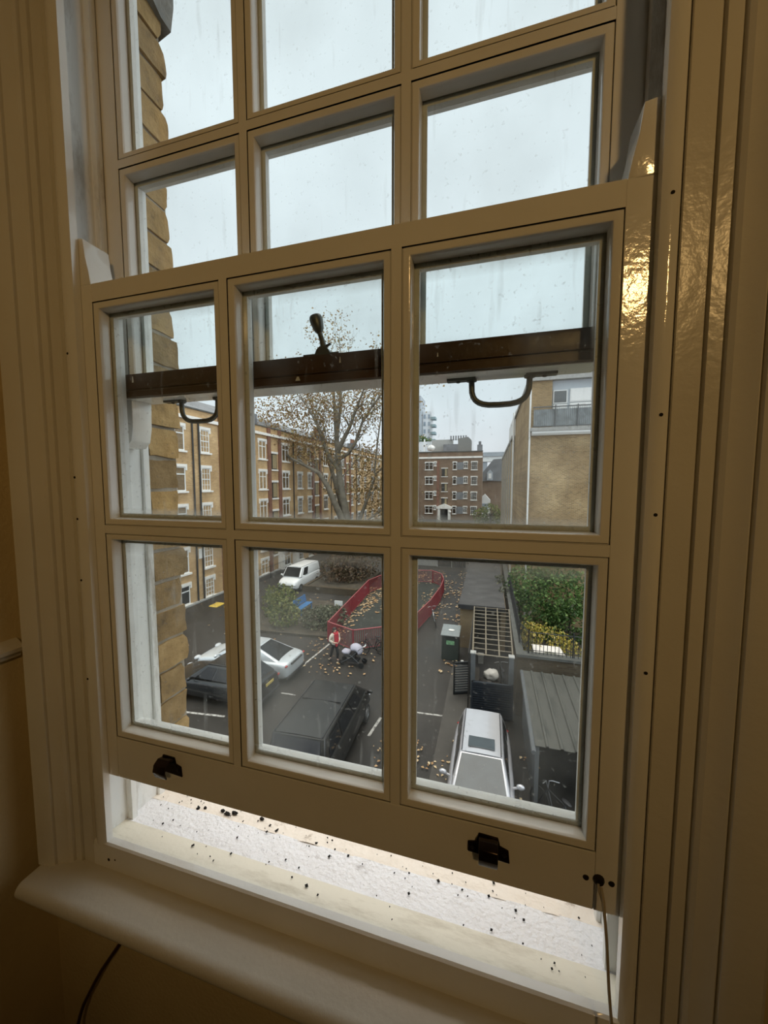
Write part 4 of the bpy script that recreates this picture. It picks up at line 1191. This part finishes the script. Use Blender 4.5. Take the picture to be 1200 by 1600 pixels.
# ================================================================== CARS
def loft(stations, n=9):
    """stations: (y, half width, z bottom, z shoulder, z top) -> closed car body, local +y = front"""
    mb = MB(); rows = []
    for (y, hw, zb, zs, zt) in stations:
        pr = [(0, zb), (hw * .80, zb), (hw * .95, zb + .05), (hw, zb + (zs - zb) * .35), (hw * 1.0, zb + (zs - zb) * .72), (hw * .965, zs), (hw * .88, zs + (zt - zs) * .65), (hw * .55, zt - .004), (0, zt)]
        full = [(x, z) for x, z in pr] + [(-x, z) for x, z in pr[-2:0:-1]]
        rows.append([(x, y, z) for x, z in full])
    m_ = len(rows[0])
    vs = [p for r in rows for p in r]; fs = []
    for i in range(len(rows) - 1):
        for k in range(m_):
            a = i * m_ + k; b = i * m_ + (k + 1) % m_
            fs.append((a, b, b + m_, a + m_))
    fs.append(tuple(range(m_))); fs.append(tuple(range((len(rows) - 1) * m_, len(rows) * m_))[::-1])
    mb.add(vs, fs)
    return mb
def bil(a, b, c, d, u, v):
    return (a.lerp(b, u)).lerp(d.lerp(c, u), v)
def panelq(mb, q, u0, u1, v0, v1, lift, n=6, bulge=0.0):
    a, b, c, d = q
    nrm = (b - a).cross(d - a).normalized() * lift
    vs = []; fs = []
    for i in range(n + 1):
        for j in range(n + 1):
            u, v = u0 + (u1 - u0) * i / n, v0 + (v1 - v0) * j / n
            p = bil(a, b, c, d, u, v)
            k = 1 + bulge * (1 - (2 * u - 1) ** 2)
            vs.append(tuple(p + nrm * k))
    for i in range(n):
        for j in range(n):
            k = i * (n + 1) + j
            fs.append((k, k + n + 1, k + n + 2, k + 1))
    mb.add(vs, fs)
def car(name, label, cat, loc, rz, paint, P, glass='car_glass', front_glass=None, sunroof=False, plates=True, group=None):
    t = thing(name, label, cat, loc, rz, group)
    pm = M[paint]
    body = part('body', loft(P['st']), pm, t, smooth=.9)
    sub = body.modifiers.new('smooth', 'SUBSURF'); sub.levels = 1; sub.render_levels = 2
    yfb, yft, yrt, yrb, zb, zr, wb, wt = P['cab']
    V = Vector
    crown = P.get('crown', .04)
    fb_l, fb_r = V((-wb, yfb, zb)), V((wb, yfb, zb)); ft_l, ft_r = V((-wt, yft, zr)), V((wt, yft, zr))
    rt_l, rt_r = V((-wt, yrt, zr)), V((wt, yrt, zr)); rb_l, rb_r = V((-wb, yrb, zb)), V((wb, yrb, zb))
    cab = MB()
    cab.add([fb_l, fb_r, ft_r, ft_l, rt_l, rt_r, rb_r, rb_l], [(0, 1, 2, 3), (3, 2, 5, 4), (4, 5, 6, 7), (0, 3, 4, 7), (1, 6, 5, 2)])
    cab.f.append((0, 7, 6, 1))
    part('cabin', cab, pm, t, bevel=.07, seg=3)
    # crowned roof
    rf = MB(); n = 10; vs = []; fs = []
    for i in range(n + 1):
        for j in range(n + 1):
            u, v = i / n, j / n
            p = bil(ft_l, ft_r, rt_r, rt_l, .03 + .94 * u, .0 + 1.0 * v)
            vs.append((p.x, p.y, p.z + .003 + crown * (1 - (2 * u - 1) ** 2) * (.35 + .65 * (1 - (2 * v - 1) ** 4))))
    for i in range(n):
        for j in range(n):
            k = i * (n + 1) + j; fs.append((k, k + 1, k + n + 2, k + n + 1))
    rf.add(vs, fs)
    roof = part('roof', rf, pm, t, smooth=1)
    for s_ in (-1, 1):
        part('roof_strip', MB().tube([(s_ * wt * .90, yft - .02, zr + .018), (s_ * wt * .91, (yft + yrt) / 2, zr + .026), (s_ * wt * .90, yrt + .02, zr + .018)], .013, 6), M['trim_black'], t)
    if sunroof:
        o = part('sunroof', MB().box(-wt * .62, wt * .62, yft - .62, yft - .17, zr + crown * .75, zr + crown + .012), M['screen_glass'], t, bevel=.04)
    wm = MB(); panelq(wm, (fb_r, fb_l, ft_l, ft_r), .06, .94, .05, .95, .012, 6, .8)
    part('windscreen', wm, M[front_glass or glass], t, smooth=1)
    wm = MB(); panelq(wm, (rb_l, rb_r, rt_r, rt_l), .08, .92, .10, .92, .012, 6, .8)
    part('rear_window', wm, M[glass], t, smooth=1)
    for s_ in (-1, 1):
        q = (fb_l, rb_l, rt_l, ft_l) if s_ < 0 else (rb_r, fb_r, ft_r, rt_r)
        wm = MB()
        cuts = P.get('side', [(.10, .36), (.39, .66), (.69, .90)])
        for (u0, u1) in cuts:
            uu = (u0, u1) if s_ < 0 else (1 - u1, 1 - u0)
            panelq(wm, q, uu[0], uu[1], .10, .88, .012, 3)
        part('side_window', wm, M[glass], t)
    (y0, y1), wr, tw = P['wheels'], P['wr'], P['tw']
    for y in (y0, y1):
        for s_ in (-1, 1):
            x = s_ * tw
            wheel = link('wheel', MB().lathe([(wr * .6, -.09), (wr * .94, -.11), (wr, -.07), (wr, .07), (wr * .94, .11), (wr * .6, .09)], 24, (0, 0, 0), 'x').mesh('wheel', M['rubber'], smooth=.6), t, (x, y, wr))
            rim = MB().lathe([(.03, .105), (wr * .2, .10), (wr * .58, .085), (wr * .62, .10), (wr * .64, .07)] if s_ > 0 else [(.03, -.105), (wr * .2, -.10), (wr * .58, -.085), (wr * .62, -.10), (wr * .64, -.07)], 20, (0, 0, 0), 'x')
            link('rim', rim.mesh('rim', M['alloy'], smooth=.4), wheel)
    st = P['st']; yf = st[-1][0]; yr = st[0][0]; hw = P['hw']
    part('front_bumper', MB().box(-hw * .86, hw * .86, yf - .12, yf + .03, .26, .42), M['trim_black'], t, bevel=.03)
    part('grille', MB().box(-hw * .5, hw * .5, yf - .10, yf + .035, .48, .62), M['trim_black'], t, bevel=.02)
    part('rear_valance', MB().box(-hw * .82, hw * .82, yr - .02, yr + .12, .24, .36), M['trim_black'], t, bevel=.03)
    for s_ in (-1, 1):
        part('head_lamp', MB().ico((s_ * hw * .72, yf - .10, .62), (hw * .2, .13, .09), 2), M['lamp_clear'], t, smooth=1)
        part('tail_lamp', MB().ico((s_ * hw * .80, yr + .07, P.get('tl', .78)), (hw * P.get('tw_', .15), .055, .05), 2), M['tail_red'], t, smooth=1)
        mz = zb + .05; md = P.get('mir', .28)
        part('wing_mirror', MB().tube([(s_ * (hw - .06), yfb - md, mz - .03), (s_ * (hw + .06), yfb - md + .01, mz + .02)], .03, 6).ico((s_ * (hw + .12), yfb - md + .01, mz + .05), (.11, .06, .075), 2), pm, t, smooth=1)
    part('door_line', MB().tube([(-hw * 1.0, yfb - .35, .80), (-hw * 1.0, yrb + .3, .82)], .006, 5), M['trim_black'], t)
    if plates:
        part('front_plate', MB().box(-.26, .26, yf + .03, yf + .045, .36, .47), M['plate_white'], t)
        part('rear_plate', MB().box(-.26, .26, yr - .035, yr - .015, P.get('pz', .62), P.get('pz', .62) + .11), M['plate_yellow'], t)
    return t
hatch = dict(st=[(-2.05, .70, .34, .78, .98), (-2.0, .80, .24, .84, 1.0), (-1.6, .86, .19, .88, .99), (-.6, .88, .18, .88, .97), (.6, .88, .18, .86, .95), (1.2, .87, .19, .83, .93), (1.75, .84, .2, .72, .83), (2.0, .74, .24, .62, .73), (2.08, .62, .3, .55, .64)],
             cab=(1.07, .28, -1.72, -2.0, .93, 1.50, .75, .575), mir=.50, wheels=(-1.28, 1.28), wr=.30, tw=.76, hw=.87, crown=.05)
car('silver_hatchback', 'silver car with dark sunroof parked nose first below the window', 'car', (.20, 9.62, G), PI, 'silver', hatch, front_glass='screen_glass', sunroof=True)
coupe = dict(st=[(-2.48, .72, .36, .72, .90), (-2.40, .86, .25, .84, .98), (-1.9, .95, .18, .90, 1.03), (-1.0, .97, .16, .86, .98), (.4, .96, .16, .82, .93), (1.2, .96, .17, .80, .90), (1.8, .93, .19, .72, .84), (2.25, .84, .24, .58, .70), (2.45, .66, .3, .48, .58)],
             cab=(1.25, .30, -.75, -2.12, .92, 1.42, .80, .56), wheels=(-1.45, 1.45), wr=.34, tw=.84, hw=.96, tw_=.10, tl=.84, pz=.62, crown=.04, side=[(.14, .40), (.43, .74)])
c = car('silver_coupe', 'low pale silver coupe with sweeping rear glass, beside the fence bed', 'car', (-10.5, 14.1, G), PI / 2, 'silver_b', coupe, plates=False)
part('rear_trim', MB().box(-.48, .48, -2.52, -2.42, .80, .87), M['trim_black'], c, bevel=.02)
sal = dict(st=[(-2.3, .70, .34, .80, .98), (-2.22, .82, .24, .86, 1.02), (-1.7, .89, .19, .92, 1.02), (-.6, .91, .18, .90, .98), (.6, .91, .18, .86, .96), (1.3, .90, .19, .82, .93), (1.9, .87, .2, .74, .86), (2.2, .78, .24, .62, .74), (2.3, .64, .3, .54, .64)],
           cab=(.95, .15, -1.3, -2.1, .95, 1.50, .79, .60), wheels=(-1.35, 1.38), wr=.31, tw=.80, hw=.90, pz=.76, crown=.045)
car('dark_saloon', 'dark grey car parked in front of the silver coupe', 'car', (-10.4, 12.05, G), PI / 2, 'dark_car', sal)
mpv = dict(st=[(-2.42, .82, .36, 1.0, 1.16), (-2.38, .90, .26, 1.04, 1.18), (-1.8, .95, .21, 1.06, 1.18), (-.6, .96, .2, 1.05, 1.16), (.8, .96, .2, 1.02, 1.13), (1.5, .95, .21, .98, 1.10), (1.95, .92, .23, .88, 1.02), (2.25, .82, .27, .74, .88), (2.36, .68, .33, .62, .74)],
           cab=(1.72, .66, -2.15, -2.36, 1.10, 1.84, .88, .80), wheels=(-1.45, 1.5), wr=.33, tw=.86, hw=.95, crown=.05, side=[(.16, .36), (.39, .66), (.69, .92)])
mp = car('black_people_carrier', 'dusty black people carrier with a long flat roof, below the middle panes', 'car', (-4.80, 10.40, G), .045, 'black_car', mpv)
part('roof_seam', MB().box(-.66, .66, -.52, -.49, 1.878, 1.898), M['trim_black'], mp)
van = dict(st=[(-2.1, .84, .36, 1.05, 1.2), (-2.06, .90, .28, 1.08, 1.22), (-1.4, .92, .22, 1.1, 1.2), (-.4, .92, .22, 1.08, 1.18), (.6, .92, .22, 1.05, 1.15), (1.35, .91, .22, 1.0, 1.11), (1.8, .88, .24, .88, 1.02), (2.08, .78, .3, .74, .86), (2.16, .64, .36, .6, .7)],
           cab=(1.42, .82, -2.0, -2.1, 1.12, 1.86, .85, .74), wheels=(-1.3, 1.35), wr=.31, tw=.82, hw=.91, crown=.06, side=[(.12, .34)])
car('white_van', 'small white van parked facing us by the russet shrub', 'van', (-15.3, 27.75, G), PI - .03, 'white_car', van)

# ================================================================== BIN STORE, CAGE, WALLS, SHED
t = thing('bin_store', 'brick store with a long flat grey felt roof', 'store', (0, 19.2, G))
wpart('wall', MB().box(-1.12, -.36, 19.3, 31.5, G, G + 2.3).box(.95, 1.2, 19.3, 31.5, G, G + 2.3).box(-1.12, 1.2, 31.2, 31.5, G, G + 2.3), brick('store brick', 'X', (.34, .24, .125), (.27, .18, .09), (.28, .23, .16), ms=.012, dirt=(.7, .66, .6)), t)
wpart('roof', MB().box(-1.2, 1.16, 19.1, 31.7, G + 2.34, G + 2.44), M['felt'], t)
wpart('fascia', MB().box(-1.22, 1.17, 19.05, 19.12, G + 2.2, G + 2.43), M['trim_black'], t)
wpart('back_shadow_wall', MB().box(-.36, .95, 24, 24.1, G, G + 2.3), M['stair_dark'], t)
t = thing('bike_cage', 'open steel cage with barred roof in front of the brick store', 'cage', (.5, 13.5, G))
zr = G + 2.40
def rx(f, y):   # the cage narrows slightly towards us
    k = (y - 13.5) / 5.5
    a = -.22 + (-.38 + .22) * k; b = 1.22 + (1.33 - 1.22) * k
    return a + (b - a) * f
for f in (0, 1/3, 2/3, 1):
    wpart('roof_beam', MB().tube([(rx(f, 13.5), 13.5, zr), (rx(f, 19.0), 19.0, zr)], .030, 6), M['tan_steel'], t)
for k in range(12):
    y = 13.5 + 5.5 * k / 11
    wpart('roof_bar', MB().tube([(rx(0, y), y, zr - .02), (rx(1, y), y, zr - .02)], .018 if k % 3 else .026, 6), M['tan_steel'], t)
for x in (-.22, 1.16):
    wpart('post', MB().box(x - .07, x + .10, 13.45, 13.62, G, zr), M['iron_grey'], t)
    wpart('post_cap', MB().box(x - .09, x + .12, 13.42, 13.65, zr, zr + .04), M['concrete_pale'], t)
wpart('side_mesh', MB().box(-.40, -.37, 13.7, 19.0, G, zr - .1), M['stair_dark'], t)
wpart('cage_floor', MB().box(-.36, 1.30, 13.4, 19.1, G, G + .03), M['trim_black'], t)
def louvre(name, label, x0, y0, x1, y1, z0, z1, n, m, frame_m):
    a, b = Vector((x0, y0, 0)), Vector((x1, y1, 0))
    d = (b - a).normalized(); nn = Vector((-d.y, d.x, 0))
    tt = thing(name, label, 'gate', (x0, y0, G))
    def bar(p, q, za, zb, th):
        o = nn * th / 2
        vs = [p - o, q - o, q + o, p + o]
        return MB().add([(v.x, v.y, za) for v in vs] + [(v.x, v.y, zb) for v in vs], [(0, 1, 2, 3), (4, 5, 6, 7), (0, 1, 5, 4), (1, 2, 6, 5), (2, 3, 7, 6), (3, 0, 4, 7)])
    for (p, q) in ((a, a + d * .06), (b - d * .06, b)):
        wpart('gate_stile', bar(p, q, z0, z1, .06), M[frame_m], tt)
    wpart('gate_rail', bar(a, b, z1 - .06, z1, .065), M[frame_m], tt)
    wpart('gate_rail', bar(a, b, z0, z0 + .06, .065), M[frame_m], tt)
    for k in range(n):
        z = z0 + .1 + (z1 - z0 - .2) * k / (n - 1)
        wpart('gate_slat', bar(a, b, z - .03, z + .03, .03), M[m], tt)
    return tt
louvre('louvred_gate', 'black louvred gate leaf standing open beside the cage', -1.02, 14.55, -.30, 14.85, G + .05, G + 1.42, 12, 'iron_grey', 'black_iron')
g = louvre('slatted_gate', 'dark blue slatted gate across the front of the cage', -.24, 13.25, 1.24, 13.35, G + .08, G + 1.42, 14, 'dark_blue', 'dark_blue')
wpart('gate_back', MB().box(-.2, 1.2, 13.36, 13.38, G + .1, G + 1.4), M['dark_blue'], g)
# rubbish in the cage
solo('white_sack', MB().ico((.50, 15.9, G + .42), (.33, .28, .24), 3, .35, 3), M['rubbish_white'], 'bulging white plastic sack lying in the steel cage', 'sack', (.5, 15.9, G + .2), smooth=1)
solo('dark_sack', MB().ico((.46, 15.85, G + .12), (.46, .34, .17), 3, .4, 8, zmin=G + .03), M['rubbish_dark'], 'dark sack under the white sack in the cage', 'sack', (.46, 15.85, G + .03), smooth=1)
solo('flattened_carton', MB().box(-.12, .16, 17.6, 17.9, G + .42, G + .46).box(-.10, .14, 17.62, 17.88, G + .03, G + .42), M['concrete_pale'], 'pale carton standing at the back of the cage', 'carton', (0, 17.7, G + .03))
def frame_bike(name, label, loc, rz, m, lean=0.0, s=1.0):
    t = thing(name, label, 'bicycle', loc, rz)
    t.rotation_euler = (0, lean, rz); t.scale = (s, s, s)
    r_ = .34
    for y in (-.52, .52):
        mb = MB().tube([(0, y + r_ * math.cos(a), r_ + r_ * math.sin(a)) for a in [2 * PI * k / 24 for k in range(25)]], .022, 6, cap=False)
        for k in range(8):
            a = PI * k / 8
            mb.tube([(0, y - r_ * math.cos(a), r_ - r_ * math.sin(a)), (0, y + r_ * math.cos(a), r_ + r_ * math.sin(a))], .003, 4)
        part('wheel', mb, M['rubber'], t)
    mb = MB()
    bb, seat, head = (0, -.05, .30), (0, -.22, .82), (0, .36, .80)
    for a, b in ((bb, seat), (bb, head), (seat, head), (bb, (0, -.52, r_)), (seat, (0, -.52, r_)), (head, (0, .52, r_))):
        mb.tube([a, b], .018, 6)
    part('frame', mb, M[m], t)
    part('saddle', MB().ico((0, -.24, .92), (.08, .14, .04), 2), M['trim_black'], t)
    part('handlebar', MB().tube([(-.28, .30, 1.0), (-.1, .38, 1.0), (0, .36, .82), (0, .38, 1.0), (.1, .38, 1.0), (.28, .30, 1.0)], .014, 6), M['alloy'], t)
    return t
frame_bike('caged_bicycle', 'grey bicycle leaning in the steel cage behind the sacks', (1.02, 15.6, G + .03), .12, 'iron_grey', -.08)
frame_bike('bicycle', 'dark bicycle propped on the near side of the red fence', (-5.35, 17.15, G), PI / 2 + .25, 'trim_black', .12)
frame_bike('white_bicycle', 'white bicycle leaning on the curved right side of the red fence', (-2.90, 22.3, G), .25, 'white_car', -.15)
frame_bike('fallen_scooter_bike', 'small black bicycle next to the dark bicycle at the red fence', (-4.7, 17.9, G), PI / 2 + .7, 'black_iron', .12, .9)
# street cabinet bin
t = thing('litter_cabinet', 'tall dark green recycling bin with wet grey lid on the asphalt', 'bin', (-1.46, 17.9, G))
wpart('body', MB().prism([(-1.90, 17.62), (-1.05, 17.58), (-1.05, 18.55), (-1.90, 18.6)], 'z', G, G + 1.28), M['bin_green'], t, bevel=.04)
wpart('lid', MB().prism([(17.5, G + 1.26), (17.5, G + 1.32), (18.65, G + 1.46), (18.65, G + 1.26)], 'x', -1.94, -1.01), M['bin_lid'], t, bevel=.03)
wpart('sticker', MB().box(-1.66, -1.26, 17.575, 17.59, G + .82, G + 1.02), M['sticker'], t)
wpart('lid_badge', MB().ico((-1.45, 18.05, G + 1.395), (.16, .12, .012), 2), M['plate_white'], t)
for x in (-1.84, -1.11):
    wpart('wheel', MB().lathe([(.02, -.04), (.08, -.04), (.08, .04), (.02, .04)], 12, (x, 18.5, G + .08), 'x'), M['rubber'], t)
solo('plastic_cup', MB().lathe([(.05, 0), (.07, .16), (.075, .17), (.06, .16)], 12, (-.86, 17.4, G)), M['plate_white'], 'white crumpled cup on the ground right of the green bin', 'cup', (-.86, 17.4, G))
# retaining walls with copings and railings
wl = thing('garden_wall', 'dark brick garden wall with grey coping round the right hand garden', 'wall', (1.4, 13.9, G))
wpart('wall', MB().box(1.38, 1.60, 13.85, 32, G, G + 2.32), DBY, wl)
wpart('wall', MB().box(1.60, 30, 13.85, 14.12, G, G + 2.32), DB, wl)
wpart('coping', MB().box(1.35, 1.64, 13.8, 32, G + 2.32, G + 2.42), M['concrete'], wl)
wpart('coping', MB().box(1.64, 30, 13.8, 14.2, G + 2.32, G + 2.42), M['concrete'], wl)
railing('garden_railing', 'black railing on top of the dark garden wall', [(1.52, 24.0), (1.54, 14.9), (1.80, 14.02), (14, 14.02)], .85, G + 2.42, .13, post=1.5)
solo('garden_ground', MB().box(1.62, 30, 14.12, 24, G - .05, G + .03), M['soil'], 'dark soil of the garden behind the railings', 'ground', (5, 19, G))
t = thing('garden_table', 'white square topped table in the garden, stained dark in the middle', 'table', (3.1, 17.6, G + .03))
wpart('table_top', MB().prism([(2.40, 16.7), (3.78, 16.75), (3.62, 18.3), (2.38, 18.3)], 'z', G + .95, G + 1.02), M['table_white'], t)
o = wpart('stain', MB().prism([(2.7, 16.85), (3.4, 16.85), (3.45, 17.4), (3.1, 17.65), (2.75, 17.4)], 'z', G + 1.019, G + 1.026), mat('grey green stain', (.20, .20, .15), rough=.9, var=.4, scale=6), t)
for x, y in ((2.5, 16.85), (3.65, 16.9), (2.5, 18.15), (3.5, 18.15)):
    wpart('leg', MB().box(x - .04, x + .04, y - .04, y + .04, G + .03, G + .95), M['table_white'], t)
# corrugated shed
t = thing('corrugated_shed', 'open lean-to with dirty corrugated roof at the lower right', 'shed', (2.6, 11.5, G))
mb = MB(); vs = []; fs = []
n = 168
for i in range(n + 1):
    x = 1.56 + 4.2 * i / n
    ph = (i % 14) / 14
    zz = .035 if ph > .72 else 0
    for j, y in enumerate((9.45, 11.4, 13.45)):
        vs.append((x, y, G + 1.94 + .06 * (y - 9.45) / 4 + zz))
for i in range(n):
    for j in range(2):
        a = i * 3 + j; fs.append((a, a + 3, a + 4, a + 1))
nv = len(vs)
mb.add(vs, fs)
mb.add([(x, y, z - .012) for x, y, z in vs], [f[::-1] for f in fs])
wpart('roof_sheet', mb, M['corrugated'], t, smooth=.3)
wpart('gutter', MB().tube([(1.50, 9.2, G + 1.92), (1.52, 13.4, G + 1.98)], .06, 8), M['iron_grey'], t)
for x in (1.62, 3.4, 5.4):
    wpart('post', MB().box(x - .05, x + .05, 9.5, 9.6, G, G + 1.93), M['iron_grey'], t)
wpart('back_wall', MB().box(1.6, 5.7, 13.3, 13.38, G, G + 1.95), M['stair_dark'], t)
wpart('side_wall', MB().box(1.58, 1.64, 9.6, 13.3, G, G + 1.9), M['iron_grey'], t)
# clutter at the mouth of the shed
for k, (x, y, lab) in enumerate(((1.95, 9.1, 'black tangled bicycle at the mouth of the corrugated shed'), (3.0, 9.0, 'second dark bicycle lying across the shed mouth'))):
    frame_bike('stored_bicycle', lab, (x, y, G), .6 + k * .9, ('trim_black', 'iron_grey')[k], .25 - k * .3)
mb = MB()
for k in range(14):
    a = Vector((R.uniform(1.5, 2.6), R.uniform(7.7, 8.3), G + .05)); b = a + Vector((R.uniform(-.8, .8), R.uniform(-.5, .5), R.uniform(.1, .9)))
    mb.tube([a, a.lerp(b, .5) + rvec() * .1, b], .012, 5)
solo('scrap_pile', mb, M['twig'], 'heap of sticks and scrap bars in front of the corrugated shed', 'scrap', (2.1, 8.0, G), kind='stuff')

# ================================================================== PERSON AND PUSHCHAIR
def skin_mesh(name, joints, edges, m, parent, subdiv=2):
    """one continuous surface grown over joints [(x,y,z,r)]"""
    me = bpy.data.meshes.new(name)
    me.from_pydata([j[:3] for j in joints], edges, [])
    o = bpy.data.objects.new(name, me)
    COL.objects.link(o)
    sk = o.modifiers.new('skin', 'SKIN'); sk.use_smooth_shade = True
    ss = o.modifiers.new('sub', 'SUBSURF'); ss.levels = subdiv; ss.render_levels = subdiv
    me.skin_vertices[0].data[0].use_root = True
    for i, j in enumerate(joints):
        r_ = j[3]
        me.skin_vertices[0].data[i].radius = (r_, j[4] if len(j) > 4 else r_)
    dg = bpy.context.evaluated_depsgraph_get()
    new = bpy.data.meshes.new_from_object(o.evaluated_get(dg))
    new.name = name
    new.materials.clear(); new.materials.append(m)
    bpy.data.objects.remove(o)
    return link(name, new, parent)
pw = thing('person', 'person in cream coat and red scarf walking beside the pushchair', 'person', (-6.95, 15.95, G), rz=.9)
# local: faces -y, x to the person's left ... pelvis first
J = [(0, 0, .92, .13, .10), (0, 0, 1.10, .12, .09), (0, -.01, 1.30, .15, .10), (0, 0, 1.44, .06), (0, -.02, 1.53, .055), (0, -.03, 1.60, .085, .10), (0, -.025, 1.69, .075, .085),
     (.10, 0, .86, .085), (.11, -.10, .48, .058), (.12, -.05, .09, .040), (.12, -.20, .035, .035),
     (-.10, 0, .86, .085), (-.11, .10, .48, .058), (-.12, .26, .13, .040), (-.12, .16, .05, .035),
     (.17, 0, 1.39, .06), (.24, .02, 1.12, .045), (.12, -.24, 1.08, .034), (.05, -.31, 1.09, .030),
     (-.17, 0, 1.39, .06), (-.25, .03, 1.12, .045), (-.13, -.22, 1.05, .034), (-.04, -.30, 1.05, .030)]
Ed = [(0, 1), (1, 2), (2, 3), (3, 4), (4, 5), (5, 6), (0, 7), (7, 8), (8, 9), (9, 10), (0, 11), (11, 12), (12, 13), (13, 14), (2, 15), (15, 16), (16, 17), (17, 18), (2, 19), (19, 20), (20, 21), (21, 22)]
nj = len(J)
for (hi, sx) in ((18, 1), (22, -1)):          # four fingers and a thumb on each hand
    hx, hy, hz, _ = J[hi][:4]
    for k in range(4):
        b = len(J)
        J.append((hx - sx * .02 , hy - .035, hz + .024 - k * .016, .0085))
        J.append((hx - sx * .035, hy - .060 + abs(k - 1.2) * .006, hz + .022 - k * .016, .0075))
        Ed += [(hi, b), (b, b + 1)]
    b = len(J)
    J.append((hx + sx * .012, hy - .02, hz + .045, .009)); J.append((hx - sx * .004, hy - .04, hz + .058, .008))
    Ed += [(hi, b), (b, b + 1)]
body = skin_mesh('body', J, Ed, M['skin'], pw)
face = MB().ico((0, -.118, 1.60), (.013, .02, .022), 2)
for sx in (-1, 1): face.ico((sx * .085, -.02, 1.60), (.012, .022, .03), 2)
part('face_detail', face, M['skin'], body, smooth=1)
part('eyes', MB().ico((-.032, -.108, 1.625), (.011, .008, .007), 1).ico((.032, -.108, 1.625), (.011, .008, .007), 1), M['hair'], body)
part('mouth', MB().ico((0, -.112, 1.560), (.022, .008, .006), 1), M['red_cloth'], body)
part('hair', MB().ico((0, .005, 1.645), (.105, .115, .10), 3, .1, 4).ico((0, .06, 1.52), (.10, .07, .15), 3, .1, 5), M['hair'], pw, smooth=1)
skin_mesh('coat', [(0, 0, 1.10, .17, .135), (0, -.01, 1.32, .19, .14), (0, 0, 1.45, .09), (0, .01, .80, .20, .17), (.19, 0, 1.38, .085), (.255, .02, 1.12, .068), (.15, -.19, 1.085, .055), (-.19, 0, 1.38, .085), (-.265, .03, 1.12, .068), (-.16, -.17, 1.055, .055)],
          [(0, 1), (1, 2), (0, 3), (1, 4), (4, 5), (5, 6), (1, 7), (7, 8), (8, 9)], M['coat'], pw)
part('scarf', MB().tube([(.05 + .09 * math.cos(a), -.01 + .10 * math.sin(a), 1.455) for a in [2 * PI * k / 16 for k in range(17)]], .05, 8).prism([(-.11, 1.46), (.12, 1.46), (.13, 1.12), (.07, .86), (-.02, .80), (-.09, 1.1)], 'y', -.20, -.14), M['red_cloth'], pw, smooth=.9)
skin_mesh('trousers', [(0, 0, .90, .145, .12), (.10, 0, .82, .10), (.11, -.10, .48, .075), (.12, -.05, .13, .06), (-.10, 0, .82, .10), (-.11, .10, .48, .075), (-.12, .25, .16, .06)],
          [(0, 1), (1, 2), (2, 3), (0, 4), (4, 5), (5, 6)], M['dark_cloth'], pw)
part('shoe', MB().ico((.12, -.12, .045), (.05, .13, .045), 2), M['trim_black'], pw, smooth=1)
part('shoe', MB().ico((-.12, .20, .075), (.05, .13, .045), 2), M['trim_black'], pw, smooth=1)
pc = thing('pushchair', 'pushchair with a pale lilac hood standing beside the walking person', 'pushchair', (-5.95, 15.9, G), rz=0)
mb = MB()
for s_ in (-.24, .24):
    mb.tube([(-.55, s_, .14), (.0, s_, .50), (.42, s_, .92), (.56, s_, 1.0)], .016, 6)
    mb.tube([(.48, s_, .12), (.05, s_, .48), (-.2, s_, .62)], .016, 6)
mb.tube([(.56, -.24, 1.0), (.58, 0, 1.01), (.56, .24, 1.0)], .02, 6)
part('frame', mb, M['iron_grey'], pc)
part('seat', MB().prism([(-.45, .50), (.12, .42), (.30, .85), (.22, .88), (.06, .52), (-.42, .58)], 'y', -.22, .22), M['dark_cloth'], pc, bevel=.02)
hood = MB(); vs = []; fs = []
for i in range(9):
    a = -.2 + (PI * .80) * i / 8
    for j in range(9):
        b = PI * j / 8
        vs.append((.12 + .36 * math.cos(a) * (.55 + .45 * math.sin(b)), -.27 * math.cos(b), .70 + .37 * math.sin(a) * (.35 + .65 * math.sin(b))))
for i in range(8):
    for j in range(8):
        k = i * 9 + j; fs.append((k, k + 1, k + 10, k + 9))
hood.add(vs, fs)
h = part('hood', hood, M['lilac'], pc, smooth=1)
so = h.modifiers.new('cloth', 'SOLIDIFY'); so.thickness = .015
part('footmuff', MB().ico((-.36, 0, .62), (.24, .20, .13), 3, .15, 2), M['lilac'], pc, smooth=1)
for (x, s_) in ((-.55, -.2), (-.55, .2), (.48, -.26), (.48, .26)):
    part('wheel', MB().lathe([(.02, -.025), (.13, -.025), (.135, 0), (.13, .025), (.02, .025)], 16, (x, s_, .135), 'y'), M['rubber'], pc)
part('handle_grip', MB().tube([(.54, -.18, 1.0), (.60, -.05, 1.0), (.60, .1, 1.0)], .03, 8), M['plate_white'], pc)
part('basket', MB().box(-.3, .3, -.2, .2, .2, .34), M['dark_cloth'], pc, bevel=.03)
